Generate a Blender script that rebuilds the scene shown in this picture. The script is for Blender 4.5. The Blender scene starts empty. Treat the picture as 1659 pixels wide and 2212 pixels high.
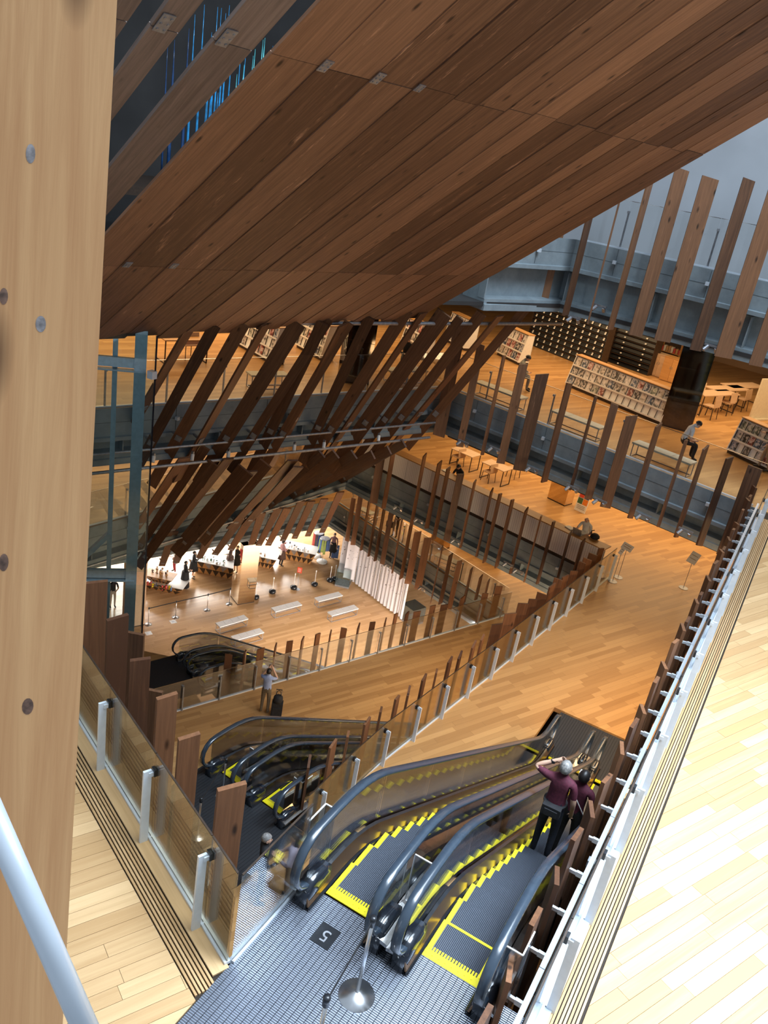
import bpy, bmesh, math, random
from mathutils import Vector, Matrix
random.seed(7)
S = bpy.context.scene
COL = S.collection
# ------------------------------------------------------------------ camera
HC = 7.1
FPX = 1820.0
CD = (-0.15913420918885518, 0.9007080301131056, 0.4042293259470502)     # world down in camera axes
CE = (0.493227270486962, -0.28215468497384544, 0.8228703381428275)      # world +Y in camera axes
CP = (0.8552211194269111, 0.3303237476129728, -0.399353300536132)       # world +X in camera axes
cam = bpy.data.objects.new('camera', bpy.data.cameras.new('camera'))
COL.objects.link(cam)
cam.data.sensor_fit = 'VERTICAL'
cam.data.sensor_height = 36.0
cam.data.lens = FPX / 2212.0 * 36.0
cam.data.clip_start = 0.05
cam.data.clip_end = 300
ax = [Vector((CP[i], CE[i], -CD[i])) for i in range(3)]
M = Matrix(((ax[0].x, -ax[1].x, -ax[2].x, 0), (ax[0].y, -ax[1].y, -ax[2].y, 0), (ax[0].z, -ax[1].z, -ax[2].z, HC), (0, 0, 0, 1)))
cam.matrix_world = M
S.camera = cam
# ------------------------------------------------------------------ world, daylight, exposure
W = bpy.data.worlds.new('world'); S.world = W; W.use_nodes = True
bg = W.node_tree.nodes['Background']
bg.inputs[0].default_value = (0.72, 0.85, 1.0, 1); bg.inputs[1].default_value = 0.5
S.view_settings.view_transform = 'Standard'; S.view_settings.look = 'None'
S.view_settings.gamma = 1; S.view_settings.use_curve_mapping = False
S.view_settings.exposure = 0.15
S.cycles.transparent_max_bounces = 40; S.cycles.max_bounces = 8; S.cycles.caustics_reflective = False; S.cycles.caustics_refractive = False; S.cycles.sample_clamp_indirect = 6
Z5, Z4, Z3, Z2, Z6 = 0.0, -5.33, -10.66, -16.0, 5.33

def area(name, loc, sx, power, col, d=(0, 0, -1), sy=None, along=(0, 1, 0), spread=None):
    """rectangular lamp facing d; its second side runs along 'along'"""
    L = bpy.data.lights.new(name, 'AREA'); L.energy = power; L.color = col; L.shape = 'RECTANGLE'; L.size = sx; L.size_y = sy or sx
    if spread: L.spread = math.radians(spread)
    o = bpy.data.objects.new(name, L); COL.objects.link(o)
    z = -Vector(d).normalized(); y = Vector(along); y = (y - z * y.dot(z)).normalized(); x = y.cross(z)
    o.matrix_world = Matrix(((x.x, y.x, z.x, loc[0]), (x.y, y.y, z.y, loc[1]), (x.z, y.z, z.z, loc[2]), (0, 0, 0, 1)))
    return o
DAY = (0.74, 0.87, 1.0)
WARM = (1.0, 0.66, 0.34)
WARM2 = (1.0, 0.74, 0.46)
E67 = (0.383, 0.924, 0)
area('skylight_daylight', (4.2, 8.5, 14.5), 5.5, 1550, DAY, (-0.12, 0, -1), 8, spread=75)
area('skylight_daylight', (-2.0, 8.0, 16.0), 8, 1000, DAY, (-0.1, -0.06, -1), 8, spread=90)
area('skylight_daylight', (1.0, 17.0, 18.0), 8, 2600, DAY, (-0.15, 0.3, -1), 8)
area('spire_fill_light', (-9.5, 13.5, 11.5), 1.5, 260, (0.8, 0.95, 1.0), (-5.5, 2.5, -5.5))  # added fill light to brighten the blue spires, not a fixture
area('ceiling_lights_five', (-4.0, 30.5, 3.3), 16, 1000, WARM, sy=8)
area('ceiling_lights_five', (-19.0, 22.0, 3.3), 7, 1000, WARM, sy=16, along=E67)
area('ceiling_lights_four', (0.35, 20.5, -1.75), 1.4, 760, WARM, (-0.9, 0.15, -1), 15)
area('ceiling_lights_four', (-6.0, 34.0, -2.05), 16, 1000, WARM, sy=8)
area('ceiling_lights_four', (-25.0, 23.0, -2.05), 8, 900, WARM, sy=16, along=E67)
area('ceiling_lights_three', (-4.6, 20.0, -7.3), 1.4, 950, WARM2, (-0.9, 0.1, -1), 15)
area('ceiling_lights_three', (-13.0, 39.0, -7.4), 14, 900, WARM, sy=8)
area('ceiling_lights_three', (-34.0, 30.0, -7.4), 8, 500, WARM, sy=14, along=E67)
area('shop_lights', (-31.0, 36.0, -12.6), 9, 5600, (1.0, 0.93, 0.86), sy=16, along=E67)
area('hall_lights', (-10.8, 27.0, -12.6), 2.5, 3900, (1.0, 0.86, 0.74), (-0.65, 0.25, -1), 14, along=E67, spread=130)

# ------------------------------------------------------------------ pixel -> point helpers
def ray(u, v):
    c = ((u - 829.5) / FPX, (v - 1106.0) / FPX, 1.0)
    return Vector((sum(c[i] * CP[i] for i in range(3)), sum(c[i] * CE[i] for i in range(3)), -sum(c[i] * CD[i] for i in range(3))))
CAM = Vector((0, 0, HC))
def at(u, v, z):
    r = ray(u, v); return CAM + r * ((z - HC) / r.z)
def onplane(u, v, p0, n):
    r = ray(u, v); n = Vector(n); return CAM + r * (n.dot(Vector(p0) - CAM) / n.dot(r))
def pvert(u, v, p0, ang, off=0.0):
    a = math.radians(ang); n = Vector((-math.sin(a), math.cos(a), 0))
    return onplane(u, v, Vector((p0[0], p0[1], 0)) + n * off, n)
def project(p):
    q = Vector(p) - CAM
    c = [q.x * CP[i] + q.y * CE[i] - q.z * CD[i] for i in range(3)]
    if c[2] <= 0.01: return None
    return (829.5 + FPX * c[0] / c[2], 1106.0 + FPX * c[1] / c[2])
def hd(a): return Vector((math.cos(math.radians(a)), math.sin(math.radians(a)), 0))

# ------------------------------------------------------------------ materials
MAT = {}
def nodes_of(name):
    m = bpy.data.materials.new(name); m.use_nodes = True; MAT[name] = m
    nt = m.node_tree; nt.nodes.clear()
    out = nt.nodes.new('ShaderNodeOutputMaterial')
    return m, nt, out
def N(nt, t, **kw):
    n = nt.nodes.new(t)
    for k, v in kw.items():
        if k in n.inputs.keys(): n.inputs[k].default_value = v
        else: setattr(n, k, v)
    return n
def plain(name, col, rough=0.5, metal=0.0, noise=0.06, nscale=12.0, spec=0.5, bump=0.0):
    m, nt, out = nodes_of(name)
    b = N(nt, 'ShaderNodeBsdfPrincipled'); b.inputs['Roughness'].default_value = rough; b.inputs['Metallic'].default_value = metal
    b.inputs['Specular IOR Level'].default_value = spec
    tc = N(nt, 'ShaderNodeTexCoord'); nz = N(nt, 'ShaderNodeTexNoise'); nz.inputs['Scale'].default_value = nscale; nz.inputs['Detail'].default_value = 4
    nt.links.new(tc.outputs['Object'], nz.inputs['Vector'])
    cr = N(nt, 'ShaderNodeValToRGB')
    a = [max(0, c * (1 - noise * 2)) for c in col]; d = [min(1, c * (1 + noise * 2)) for c in col]
    cr.color_ramp.elements[0].position = 0.3; cr.color_ramp.elements[1].position = 0.7
    cr.color_ramp.elements[0].color = (*a, 1); cr.color_ramp.elements[1].color = (*d, 1)
    nt.links.new(nz.outputs['Fac'], cr.inputs['Fac']); nt.links.new(cr.outputs['Color'], b.inputs['Base Color'])
    if bump:
        bp = N(nt, 'ShaderNodeBump'); bp.inputs['Strength'].default_value = bump; nt.links.new(nz.outputs['Fac'], bp.inputs['Height']); nt.links.new(bp.outputs['Normal'], b.inputs['Normal'])
    nt.links.new(b.outputs[0], out.inputs[0])
    return m
def math_(nt, op, a, b=None, c=None):
    n = N(nt, 'ShaderNodeMath', operation=op)
    for i, v in enumerate((a, b, c)):
        if v is None: continue
        if isinstance(v, (int, float)): n.inputs[i].default_value = v
        else: nt.links.new(v, n.inputs[i])
    return n.outputs[0]
def ramp(nt, fac, stops):
    cr = N(nt, 'ShaderNodeValToRGB'); e = cr.color_ramp.elements
    while len(e) < len(stops): e.new(0.5)
    for i, (p, c) in enumerate(stops): e[i].position = p; e[i].color = (*c, 1)
    nt.links.new(fac, cr.inputs['Fac']); return cr.outputs['Color']
def mixc(nt, fac, a, b, blend='MIX'):
    n = N(nt, 'ShaderNodeMix', data_type='RGBA', blend_type=blend)
    for idx, v in ((0, fac), (6, a), (7, b)):
        if isinstance(v, (int, float)): n.inputs[idx].default_value = v
        elif isinstance(v, tuple): n.inputs[idx].default_value = (*v, 1)
        else: nt.links.new(v, n.inputs[idx])
    return n.outputs[2]
def wood(name, dark, light, rough=0.55, knots=True, gscale=1.0, weather=0.0, spread=0.5, knot_amt=1.0):
    """cedar / oak board: grain along local X, tone from the object's own random value"""
    m, nt, out = nodes_of(name)
    b = N(nt, 'ShaderNodeBsdfPrincipled'); b.inputs['Roughness'].default_value = rough; b.inputs['Specular IOR Level'].default_value = 0.35
    tc = N(nt, 'ShaderNodeTexCoord'); oi = N(nt, 'ShaderNodeObjectInfo')
    at_ = N(nt, 'ShaderNodeAttribute', attribute_name='tone')
    rnd = math_(nt, 'FRACT', math_(nt, 'ADD', oi.outputs['Random'], at_.outputs['Fac']))
    cx = N(nt, 'ShaderNodeCombineXYZ'); 
    for i in range(3): nt.links.new(math_(nt, 'MULTIPLY', rnd, (37.0, 17.0, 5.0)[i]), cx.inputs[i])
    add = N(nt, 'ShaderNodeVectorMath', operation='ADD'); nt.links.new(tc.outputs['Object'], add.inputs[0]); nt.links.new(cx.outputs[0], add.inputs[1])
    mp = N(nt, 'ShaderNodeMapping'); mp.inputs['Scale'].default_value = (0.6 * gscale, 14 * gscale, 14 * gscale); nt.links.new(add.outputs[0], mp.inputs['Vector'])
    nz = N(nt, 'ShaderNodeTexNoise'); nz.inputs['Scale'].default_value = 1.6; nz.inputs['Detail'].default_value = 6; nz.inputs['Roughness'].default_value = 0.65; nz.inputs['Distortion'].default_value = 0.6
    nt.links.new(mp.outputs[0], nz.inputs['Vector'])
    fac = math_(nt, 'ADD', math_(nt, 'MULTIPLY', nz.outputs['Fac'], 1.0 - spread * 0.5), math_(nt, 'MULTIPLY', math_(nt, 'SUBTRACT', rnd, 0.5), spread))
    col = ramp(nt, fac, [(0.18, dark), (0.5, tuple((dark[i] + light[i]) / 2 for i in range(3))), (0.78, light)])
    if knots:
        mk = N(nt, 'ShaderNodeMapping'); mk.inputs['Scale'].default_value = (1.5, 4.2, 4.2); nt.links.new(add.outputs[0], mk.inputs['Vector'])
        vo = N(nt, 'ShaderNodeTexVoronoi'); vo.inputs['Scale'].default_value = 0.9; nt.links.new(mk.outputs[0], vo.inputs['Vector'])
        kf = N(nt, 'ShaderNodeMapRange'); kf.inputs[1].default_value = 0.05; kf.inputs[2].default_value = 0.14; kf.inputs[3].default_value = 0.9 * knot_amt; kf.inputs[4].default_value = 0.0
        nt.links.new(vo.outputs['Distance'], kf.inputs[0])
        col = mixc(nt, kf.outputs[0], col, tuple(c * 0.22 for c in dark))
    if weather:
        mw = N(nt, 'ShaderNodeMapping'); mw.inputs['Scale'].default_value = (0.7, 7, 7); nt.links.new(add.outputs[0], mw.inputs['Vector'])
        n2 = N(nt, 'ShaderNodeTexNoise'); n2.inputs['Scale'].default_value = 1.1; n2.inputs['Detail'].default_value = 8; n2.inputs['Roughness'].default_value = 0.75; nt.links.new(mw.outputs[0], n2.inputs['Vector'])
        wf = N(nt, 'ShaderNodeMapRange'); wf.inputs[1].default_value = 0.60; wf.inputs[2].default_value = 0.72; wf.inputs[3].default_value = 0; wf.inputs[4].default_value = weather; nt.links.new(n2.outputs['Fac'], wf.inputs[0])
        col = mixc(nt, wf.outputs[0], col, tuple(min(1, c * 1.9 + 0.06) for c in light))
    bp = N(nt, 'ShaderNodeBump'); bp.inputs['Strength'].default_value = 0.12; bp.inputs['Distance'].default_value = 0.01
    nt.links.new(nz.outputs['Fac'], bp.inputs['Height']); nt.links.new(bp.outputs['Normal'], b.inputs['Normal'])
    nt.links.new(col, b.inputs['Base Color']); nt.links.new(b.outputs[0], out.inputs[0])
    return m
def plankfloor(name, dark, light, wdt=0.15, length=1.5, ang=64.5, rough=0.32):
    """boards too small in view to be built one by one"""
    m, nt, out = nodes_of(name)
    b = N(nt, 'ShaderNodeBsdfPrincipled'); b.inputs['Roughness'].default_value = rough; b.inputs['Specular IOR Level'].default_value = 0.4
    tc = N(nt, 'ShaderNodeTexCoord'); mp = N(nt, 'ShaderNodeMapping'); mp.inputs['Rotation'].default_value = (0, 0, math.radians(-ang)); nt.links.new(tc.outputs['Object'], mp.inputs['Vector'])
    sp = N(nt, 'ShaderNodeSeparateXYZ'); nt.links.new(mp.outputs[0], sp.inputs[0])
    row = math_(nt, 'FLOOR', math_(nt, 'DIVIDE', sp.outputs[1], wdt))
    wn = N(nt, 'ShaderNodeTexWhiteNoise', noise_dimensions='1D'); nt.links.new(row, wn.inputs['W'])
    xs = math_(nt, 'ADD', math_(nt, 'DIVIDE', sp.outputs[0], length), math_(nt, 'MULTIPLY', wn.outputs['Value'], 7.3))
    colx = math_(nt, 'FLOOR', xs)
    w2 = N(nt, 'ShaderNodeTexWhiteNoise', noise_dimensions='2D'); cb = N(nt, 'ShaderNodeCombineXYZ'); nt.links.new(row, cb.inputs[0]); nt.links.new(colx, cb.inputs[1]); nt.links.new(cb.outputs[0], w2.inputs['Vector'])
    m2 = N(nt, 'ShaderNodeMapping'); m2.inputs['Scale'].default_value = (0.8, 14, 1); nt.links.new(mp.outputs[0], m2.inputs['Vector'])
    nz = N(nt, 'ShaderNodeTexNoise'); nz.inputs['Scale'].default_value = 1.5; nz.inputs['Detail'].default_value = 5; nt.links.new(m2.outputs[0], nz.inputs['Vector'])
    fac = math_(nt, 'ADD', math_(nt, 'MULTIPLY', w2.outputs['Value'], 0.62), math_(nt, 'MULTIPLY', nz.outputs['Fac'], 0.38))
    col = ramp(nt, fac, [(0.08, dark), (0.5, tuple((dark[i] + light[i]) / 2 for i in range(3))), (0.92, light)])
    fy = math_(nt, 'FRACT', math_(nt, 'DIVIDE', sp.outputs[1], wdt)); fx = math_(nt, 'FRACT', xs)
    gap = math_(nt, 'MAXIMUM', math_(nt, 'LESS_THAN', fy, 0.025), math_(nt, 'LESS_THAN', fx, 0.004))
    col = mixc(nt, math_(nt, 'MULTIPLY', gap, 0.55), col, tuple(c * 0.35 for c in dark))
    nt.links.new(col, b.inputs['Base Color']); nt.links.new(b.outputs[0], out.inputs[0])
    return m
def glass(name, tint, gloss=1.0, rough=0.02, dens=0.0, densecol=(0.3, 0.3, 0.3)):
    """thin pane: clear tinted transmission plus a Fresnel reflection"""
    m, nt, out = nodes_of(name)
    tr = N(nt, 'ShaderNodeBsdfTransparent'); tr.inputs[0].default_value = (*tint, 1)
    gl = N(nt, 'ShaderNodeBsdfGlossy'); gl.inputs['Roughness'].default_value = rough; gl.inputs[0].default_value = (0.95, 0.97, 1, 1)
    fr = N(nt, 'ShaderNodeFresnel'); fr.inputs[0].default_value = 1.45
    f = math_(nt, 'MULTIPLY', fr.outputs[0], gloss)
    mx = N(nt, 'ShaderNodeMixShader'); nt.links.new(f, mx.inputs[0]); nt.links.new(tr.outputs[0], mx.inputs[1]); nt.links.new(gl.outputs[0], mx.inputs[2])
    last = mx
    if dens:
        df = N(nt, 'ShaderNodeBsdfDiffuse'); df.inputs[0].default_value = (*densecol, 1)
        m2 = N(nt, 'ShaderNodeMixShader'); m2.inputs[0].default_value = dens; nt.links.new(mx.outputs[0], m2.inputs[1]); nt.links.new(df.outputs[0], m2.inputs[2]); last = m2
    nt.links.new(last.outputs[0], out.inputs[0]); return m
def emit(name, col, s):
    m, nt, out = nodes_of(name); e = N(nt, 'ShaderNodeEmission'); e.inputs[0].default_value = (*col, 1); e.inputs[1].default_value = s; nt.links.new(e.outputs[0], out.inputs[0]); return m
def concrete(name, col):
    m, nt, out = nodes_of(name)
    b = N(nt, 'ShaderNodeBsdfPrincipled'); b.inputs['Roughness'].default_value = 0.8
    tc = N(nt, 'ShaderNodeTexCoord'); n1 = N(nt, 'ShaderNodeTexNoise'); n1.inputs['Scale'].default_value = 1.3; n1.inputs['Detail'].default_value = 8; n1.inputs['Roughness'].default_value = 0.7
    nt.links.new(tc.outputs['Object'], n1.inputs['Vector'])
    c = ramp(nt, n1.outputs['Fac'], [(0.3, tuple(x * 0.72 for x in col)), (0.7, tuple(min(1, x * 1.2) for x in col))])
    nt.links.new(c, b.inputs['Base Color']); nt.links.new(b.outputs[0], out.inputs[0]); return m
def ribbed(name, col, rough, metal, axis=0, freq=80.0, strength=0.5, dark=0.4):
    m, nt, out = nodes_of(name)
    b = N(nt, 'ShaderNodeBsdfPrincipled'); b.inputs['Roughness'].default_value = rough; b.inputs['Metallic'].default_value = metal
    tc = N(nt, 'ShaderNodeTexCoord'); sp = N(nt, 'ShaderNodeSeparateXYZ'); nt.links.new(tc.outputs['Object'], sp.inputs[0])
    s = math_(nt, 'ADD', math_(nt, 'MULTIPLY', math_(nt, 'SINE', math_(nt, 'MULTIPLY', sp.outputs[axis], freq * 6.283)), 0.5), 0.5)
    c = ramp(nt, s, [(0.1, tuple(x * dark for x in col)), (0.6, col)])
    bp = N(nt, 'ShaderNodeBump'); bp.inputs['Strength'].default_value = strength; bp.inputs['Distance'].default_value = 0.004; nt.links.new(s, bp.inputs['Height'])
    nt.links.new(bp.outputs['Normal'], b.inputs['Normal']); nt.links.new(c, b.inputs['Base Color']); nt.links.new(b.outputs[0], out.inputs[0]); return m

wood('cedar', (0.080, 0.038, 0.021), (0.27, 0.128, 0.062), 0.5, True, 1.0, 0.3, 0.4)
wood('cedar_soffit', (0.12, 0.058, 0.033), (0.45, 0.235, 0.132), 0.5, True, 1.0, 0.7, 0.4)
wood('cedar_daylit', (0.12, 0.085, 0.070), (0.32, 0.235, 0.195), 0.5, True, 1.0, 0.2, 0.2)  # greyer, lighter cedar: daylight on the upper left louvres put into the colour
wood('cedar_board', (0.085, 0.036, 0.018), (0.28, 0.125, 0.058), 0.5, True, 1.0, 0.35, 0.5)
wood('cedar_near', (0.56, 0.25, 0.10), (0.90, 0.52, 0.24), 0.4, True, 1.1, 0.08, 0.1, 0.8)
wood('oak_plank', (0.46, 0.28, 0.13), (0.70, 0.48, 0.26), 0.36, False, 0.7, 0.0, 0.5)
plankfloor('oak_floor', (0.36, 0.185, 0.068), (0.58, 0.335, 0.135), 0.15, 1.5, 64.5)
plankfloor('oak_hall', (0.42, 0.24, 0.11), (0.60, 0.38, 0.20), 0.16, 1.6, 67, 0.2)
wood('oak_panel', (0.36, 0.18, 0.06), (0.56, 0.31, 0.12), 0.4, False, 0.6, 0, 0.2)
wood('pale_board', (0.45, 0.30, 0.19), (0.62, 0.44, 0.29), 0.45, False, 0.5, 0, 0.2)
concrete('concrete', (0.235, 0.285, 0.315)); concrete('concrete_dark', (0.10, 0.125, 0.14))
plain('steel_white', (0.68, 0.75, 0.83), 0.35, 0.1, 0.02); plain('steel_blue', (0.45, 0.62, 0.70), 0.4, 0.3, 0.05)
plain('steel_galv', (0.36, 0.37, 0.40), 0.45, 0.7, 0.1); plain('chrome', (0.75, 0.76, 0.78), 0.3, 1.0, 0.02)
plain('stainless', (0.62, 0.60, 0.58), 0.18, 1.0, 0.04); plain('black_rubber', (0.012, 0.014, 0.018), 0.22, 0.0, 0.1)
plain('black_plastic', (0.016, 0.018, 0.022), 0.3, 0, 0.1); plain('black_cloth', (0.012, 0.012, 0.015), 0.8, 0, 0.2)
plain('yellow', (0.88, 0.74, 0.015), 0.45, 0, 0.04); plain('white_paint', (0.78, 0.78, 0.76), 0.5, 0, 0.02)
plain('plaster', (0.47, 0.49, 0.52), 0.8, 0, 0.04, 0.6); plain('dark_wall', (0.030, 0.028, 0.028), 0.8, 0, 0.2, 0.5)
plain('skirt_reflection', (0.34, 0.19, 0.10), 0.22, 0.9, 0.08, 2.0); plain('joint_dark', (0.02, 0.012, 0.006), 0.8)  # skirt brown: wood reflected in stainless steel, put into the colour
plain('warm_wall', (0.30, 0.19, 0.11), 0.7, 0, 0.1, 0.7); plain('dark_brown', (0.035, 0.020, 0.012), 0.5, 0, 0.15)
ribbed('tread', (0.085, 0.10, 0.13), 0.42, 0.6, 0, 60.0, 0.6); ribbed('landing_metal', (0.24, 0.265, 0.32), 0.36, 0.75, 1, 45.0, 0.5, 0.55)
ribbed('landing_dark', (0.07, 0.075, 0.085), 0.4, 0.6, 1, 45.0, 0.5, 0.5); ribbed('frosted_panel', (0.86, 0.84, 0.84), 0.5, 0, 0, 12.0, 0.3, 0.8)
glass('glass_bronze', (0.88, 0.82, 0.70), 0.55); glass('glass_clear', (0.97, 0.98, 0.975), 0.7); glass('glass_grey', (0.93, 0.95, 0.95), 0.8)
glass('glass_lift', (0.90, 0.955, 0.96), 0.8, 0.02, 0.03, (0.25, 0.36, 0.40))
glass('glass_rail', (0.965, 0.97, 0.965), 0.6)
plain('mirror', (0.80, 0.68, 0.50), 0.03, 1.0, 0.02)
plain('skin', (0.62, 0.38, 0.27), 0.5, 0, 0.05); plain('hair_black', (0.012, 0.010, 0.010), 0.45, 0, 0.2, 40); plain('hair_grey', (0.22, 0.21, 0.20), 0.5, 0, 0.25, 40)
# ------------------------------------------------------------------ mesh helpers
class MB:
    def __init__(s): s.v = []; s.f = []; s.m = []
    def add(s, vs, fs, mi=0):
        o = len(s.v); s.v += [Vector(p) for p in vs]; s.f += [[i + o for i in f] for f in fs]; s.m += [mi] * len(fs); return s
    def box(s, c, d, mi=0, rot=None):
        x, y, z = (k / 2 for k in d); P = [Vector((sx * x, sy * y, sz * z)) for sz in (-1, 1) for sy in (-1, 1) for sx in (-1, 1)]
        if rot is not None: P = [rot @ p for p in P]
        return s.add([p + Vector(c) for p in P], [[0, 2, 3, 1], [4, 5, 7, 6], [0, 1, 5, 4], [2, 6, 7, 3], [1, 3, 7, 5], [0, 4, 6, 2]], mi)
    def bar(s, a, b, w, t, mi=0, up=(0, 0, 1)):
        a = Vector(a); b = Vector(b); x = (b - a).normalized(); u = Vector(up)
        y = u.cross(x)
        if y.length < 1e-4: y = Vector((1, 0, 0)).cross(x)
        y.normalize(); z = x.cross(y)
        P = [p + y * (sy * w / 2) + z * (sz * t / 2) for p in (a, b) for sy in (-1, 1) for sz in (-1, 1)]
        return s.add(P, [[0, 1, 3, 2], [4, 6, 7, 5], [0, 4, 5, 1], [2, 3, 7, 6], [0, 2, 6, 4], [1, 5, 7, 3]], mi)
    def tube(s, pts, r, n=8, mi=0, cap=True, flat=None):
        """round tube along points; r a number or one per point"""
        pts = [Vector(p) for p in pts]; R = r if isinstance(r, (list, tuple)) else [r] * len(pts); o = len(s.v)
        prev = None
        for i, p in enumerate(pts):
            t = (pts[min(i + 1, len(pts) - 1)] - pts[max(i - 1, 0)]).normalized()
            if prev is None:
                u = Vector((0, 0, 1)) if abs(t.z) < 0.9 else Vector((1, 0, 0)); a = t.cross(u).normalized()
            else: a = (prev - t * prev.dot(t)).normalized()
            prev = a; b = t.cross(a)
            for k in range(n):
                an = 2 * math.pi * k / n; s.v.append(p + (a * math.cos(an) + b * math.sin(an)) * R[i])
        for i in range(len(pts) - 1):
            for k in range(n):
                s.f.append([o + i * n + k, o + i * n + (k + 1) % n, o + (i + 1) * n + (k + 1) % n, o + (i + 1) * n + k]); s.m.append(mi)
        if cap:
            s.f.append([o + k for k in range(n)][::-1]); s.f.append([o + (len(pts) - 1) * n + k for k in range(n)]); s.m += [mi, mi]
        return s
    def lathe(s, prof, c=(0, 0, 0), n=16, mi=0):
        o = len(s.v)
        for (r, z) in prof:
            for k in range(n):
                a = 2 * math.pi * k / n; s.v.append(Vector((c[0] + r * math.cos(a), c[1] + r * math.sin(a), c[2] + z)))
        for i in range(len(prof) - 1):
            for k in range(n):
                s.f.append([o + i * n + k, o + i * n + (k + 1) % n, o + (i + 1) * n + (k + 1) % n, o + (i + 1) * n + k]); s.m.append(mi)
        s.f.append([o + k for k in range(n)][::-1]); s.f.append([o + (len(prof) - 1) * n + k for k in range(n)]); s.m += [mi, mi]
        return s
    def prism(s, poly, z0, z1, mi=0):
        n = len(poly); P = [Vector((p[0], p[1], z0)) for p in poly] + [Vector((p[0], p[1], z1)) for p in poly]
        ar = sum(poly[i][0] * poly[(i + 1) % n][1] - poly[(i + 1) % n][0] * poly[i][1] for i in range(n))
        F = [list(range(n))[::-1], list(range(n, 2 * n))] + [[i, (i + 1) % n, n + (i + 1) % n, n + i] for i in range(n)]
        if ar < 0: F = [f[::-1] for f in F]
        return s.add(P, F, mi)
    def sweep(s, path, sec, mi=0, closed=True, cap=True):
        """path: points (world); sec: (side, up) pairs, side is horizontal right of travel, up is vertical"""
        o = len(s.v); n = len(sec); path = [Vector(p) for p in path]
        for i, p in enumerate(path):
            d0 = (p - path[i - 1]) if i else None; d1 = (path[i + 1] - p) if i < len(path) - 1 else None
            def side(d): 
                q = Vector((d.y, -d.x, 0)); return q.normalized()
            if d0 is None: r = side(d1); k = 1
            elif d1 is None: r = side(d0); k = 1
            else:
                r0, r1 = side(d0), side(d1); r = (r0 + r1).normalized(); k = 1 / max(0.3, r.dot(r0))
            for (a, b) in sec: s.v.append(p + r * (a * k) + Vector((0, 0, b)))
        m = n if closed else n - 1
        for i in range(len(path) - 1):
            for j in range(m):
                s.f.append([o + i * n + j, o + (i + 1) * n + j, o + (i + 1) * n + (j + 1) % n, o + i * n + (j + 1) % n]); s.m.append(mi)
        if cap and closed:
            s.f.append([o + j for j in range(n)]); s.f.append([o + (len(path) - 1) * n + j for j in range(n)][::-1]); s.m += [mi, mi]
        return s
    def mesh(s, name, mats, smooth=False):
        me = bpy.data.meshes.new(name); me.from_pydata([tuple(v) for v in s.v], [], s.f)
        for m in (mats if isinstance(mats, (list, tuple)) else [mats]): me.materials.append(MAT[m])
        if len(me.materials) > 1: me.polygons.foreach_set('material_index', s.m)
        if smooth: me.polygons.foreach_set('use_smooth', [True] * len(me.polygons))
        me.update(); return me
    def build(s, name, mats, parent=None, smooth=False, loc=None, label=None):
        o = bpy.data.objects.new(name, s.mesh(name, mats, smooth)); COL.objects.link(o)
        if parent is not None: o.parent = parent
        if loc is not None: o.location = loc
        if label: o['label'] = label
        return o
def fixn(o):
    bm = bmesh.new(); bm.from_mesh(o.data); bmesh.ops.recalc_face_normals(bm, faces=bm.faces); bm.to_mesh(o.data); bm.free(); return o
def tag(o, label, cat, group=None, kind=None):
    o['label'] = label; o['category'] = cat
    if group: o['group'] = group
    if kind: o['kind'] = kind
    return o
def thing(name, label, cat, loc=(0, 0, 0), rotz=0.0, group=None, kind=None):
    o = bpy.data.objects.new(name, None); COL.objects.link(o); o.location = loc; o.rotation_euler = (0, 0, rotz); o.empty_display_size = 0.1
    return tag(o, label, cat, group, kind)
def dup(root, loc, rotz, label, group=None):
    def cp(o, par):
        c = o.copy(); COL.objects.link(c); c.parent = par
        for ch in o.children: cp(ch, c)
        return c
    r = cp(root, None); r.location = loc; r.rotation_euler = (0, 0, rotz); r['label'] = label
    if group: r['group'] = group
    return r
BOARD = {}
def board_mesh(L, Wd, T, mat, cut=0.0, cut0=0.0):
    key = (round(L, 2), round(Wd, 3), T, mat, round(cut, 2), round(cut0, 2))
    if key not in BOARD:
        l, w, t = L / 2, Wd / 2, T / 2
        P = [(-l + cut0, -w, -t), (l - cut, -w, -t), (l, w, -t), (-l, w, -t), (-l + cut0, -w, t), (l - cut, -w, t), (l, w, t), (-l, w, t)]
        BOARD[key] = MB().add(P, [[3, 2, 1, 0], [4, 5, 6, 7], [0, 1, 5, 4], [1, 2, 6, 5], [2, 3, 7, 6], [3, 0, 4, 7]]).mesh('board', mat)
    return BOARD[key]
def board(name, a, b, wdir, Wd, T, mat, parent, cut=0.0, cut0=0.0):
    """a plank from a to b; wdir points along its width; grain runs along it"""
    a = Vector(a); b = Vector(b); x = (b - a).normalized(); y = Vector(wdir); y = (y - x * y.dot(x)).normalized(); z = x.cross(y)
    c = (a + b) / 2
    o = bpy.data.objects.new(name, board_mesh((b - a).length, Wd, T, mat, cut, cut0)); COL.objects.link(o)
    o.parent = parent
    p = Vector(parent.location) if parent is not None else Vector((0, 0, 0))
    o.matrix_local = Matrix(((x.x, y.x, z.x, c.x - p.x), (x.y, y.y, z.y, c.y - p.y), (x.z, y.z, z.z, c.z - p.z), (0, 0, 0, 1)))
    return o
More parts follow.
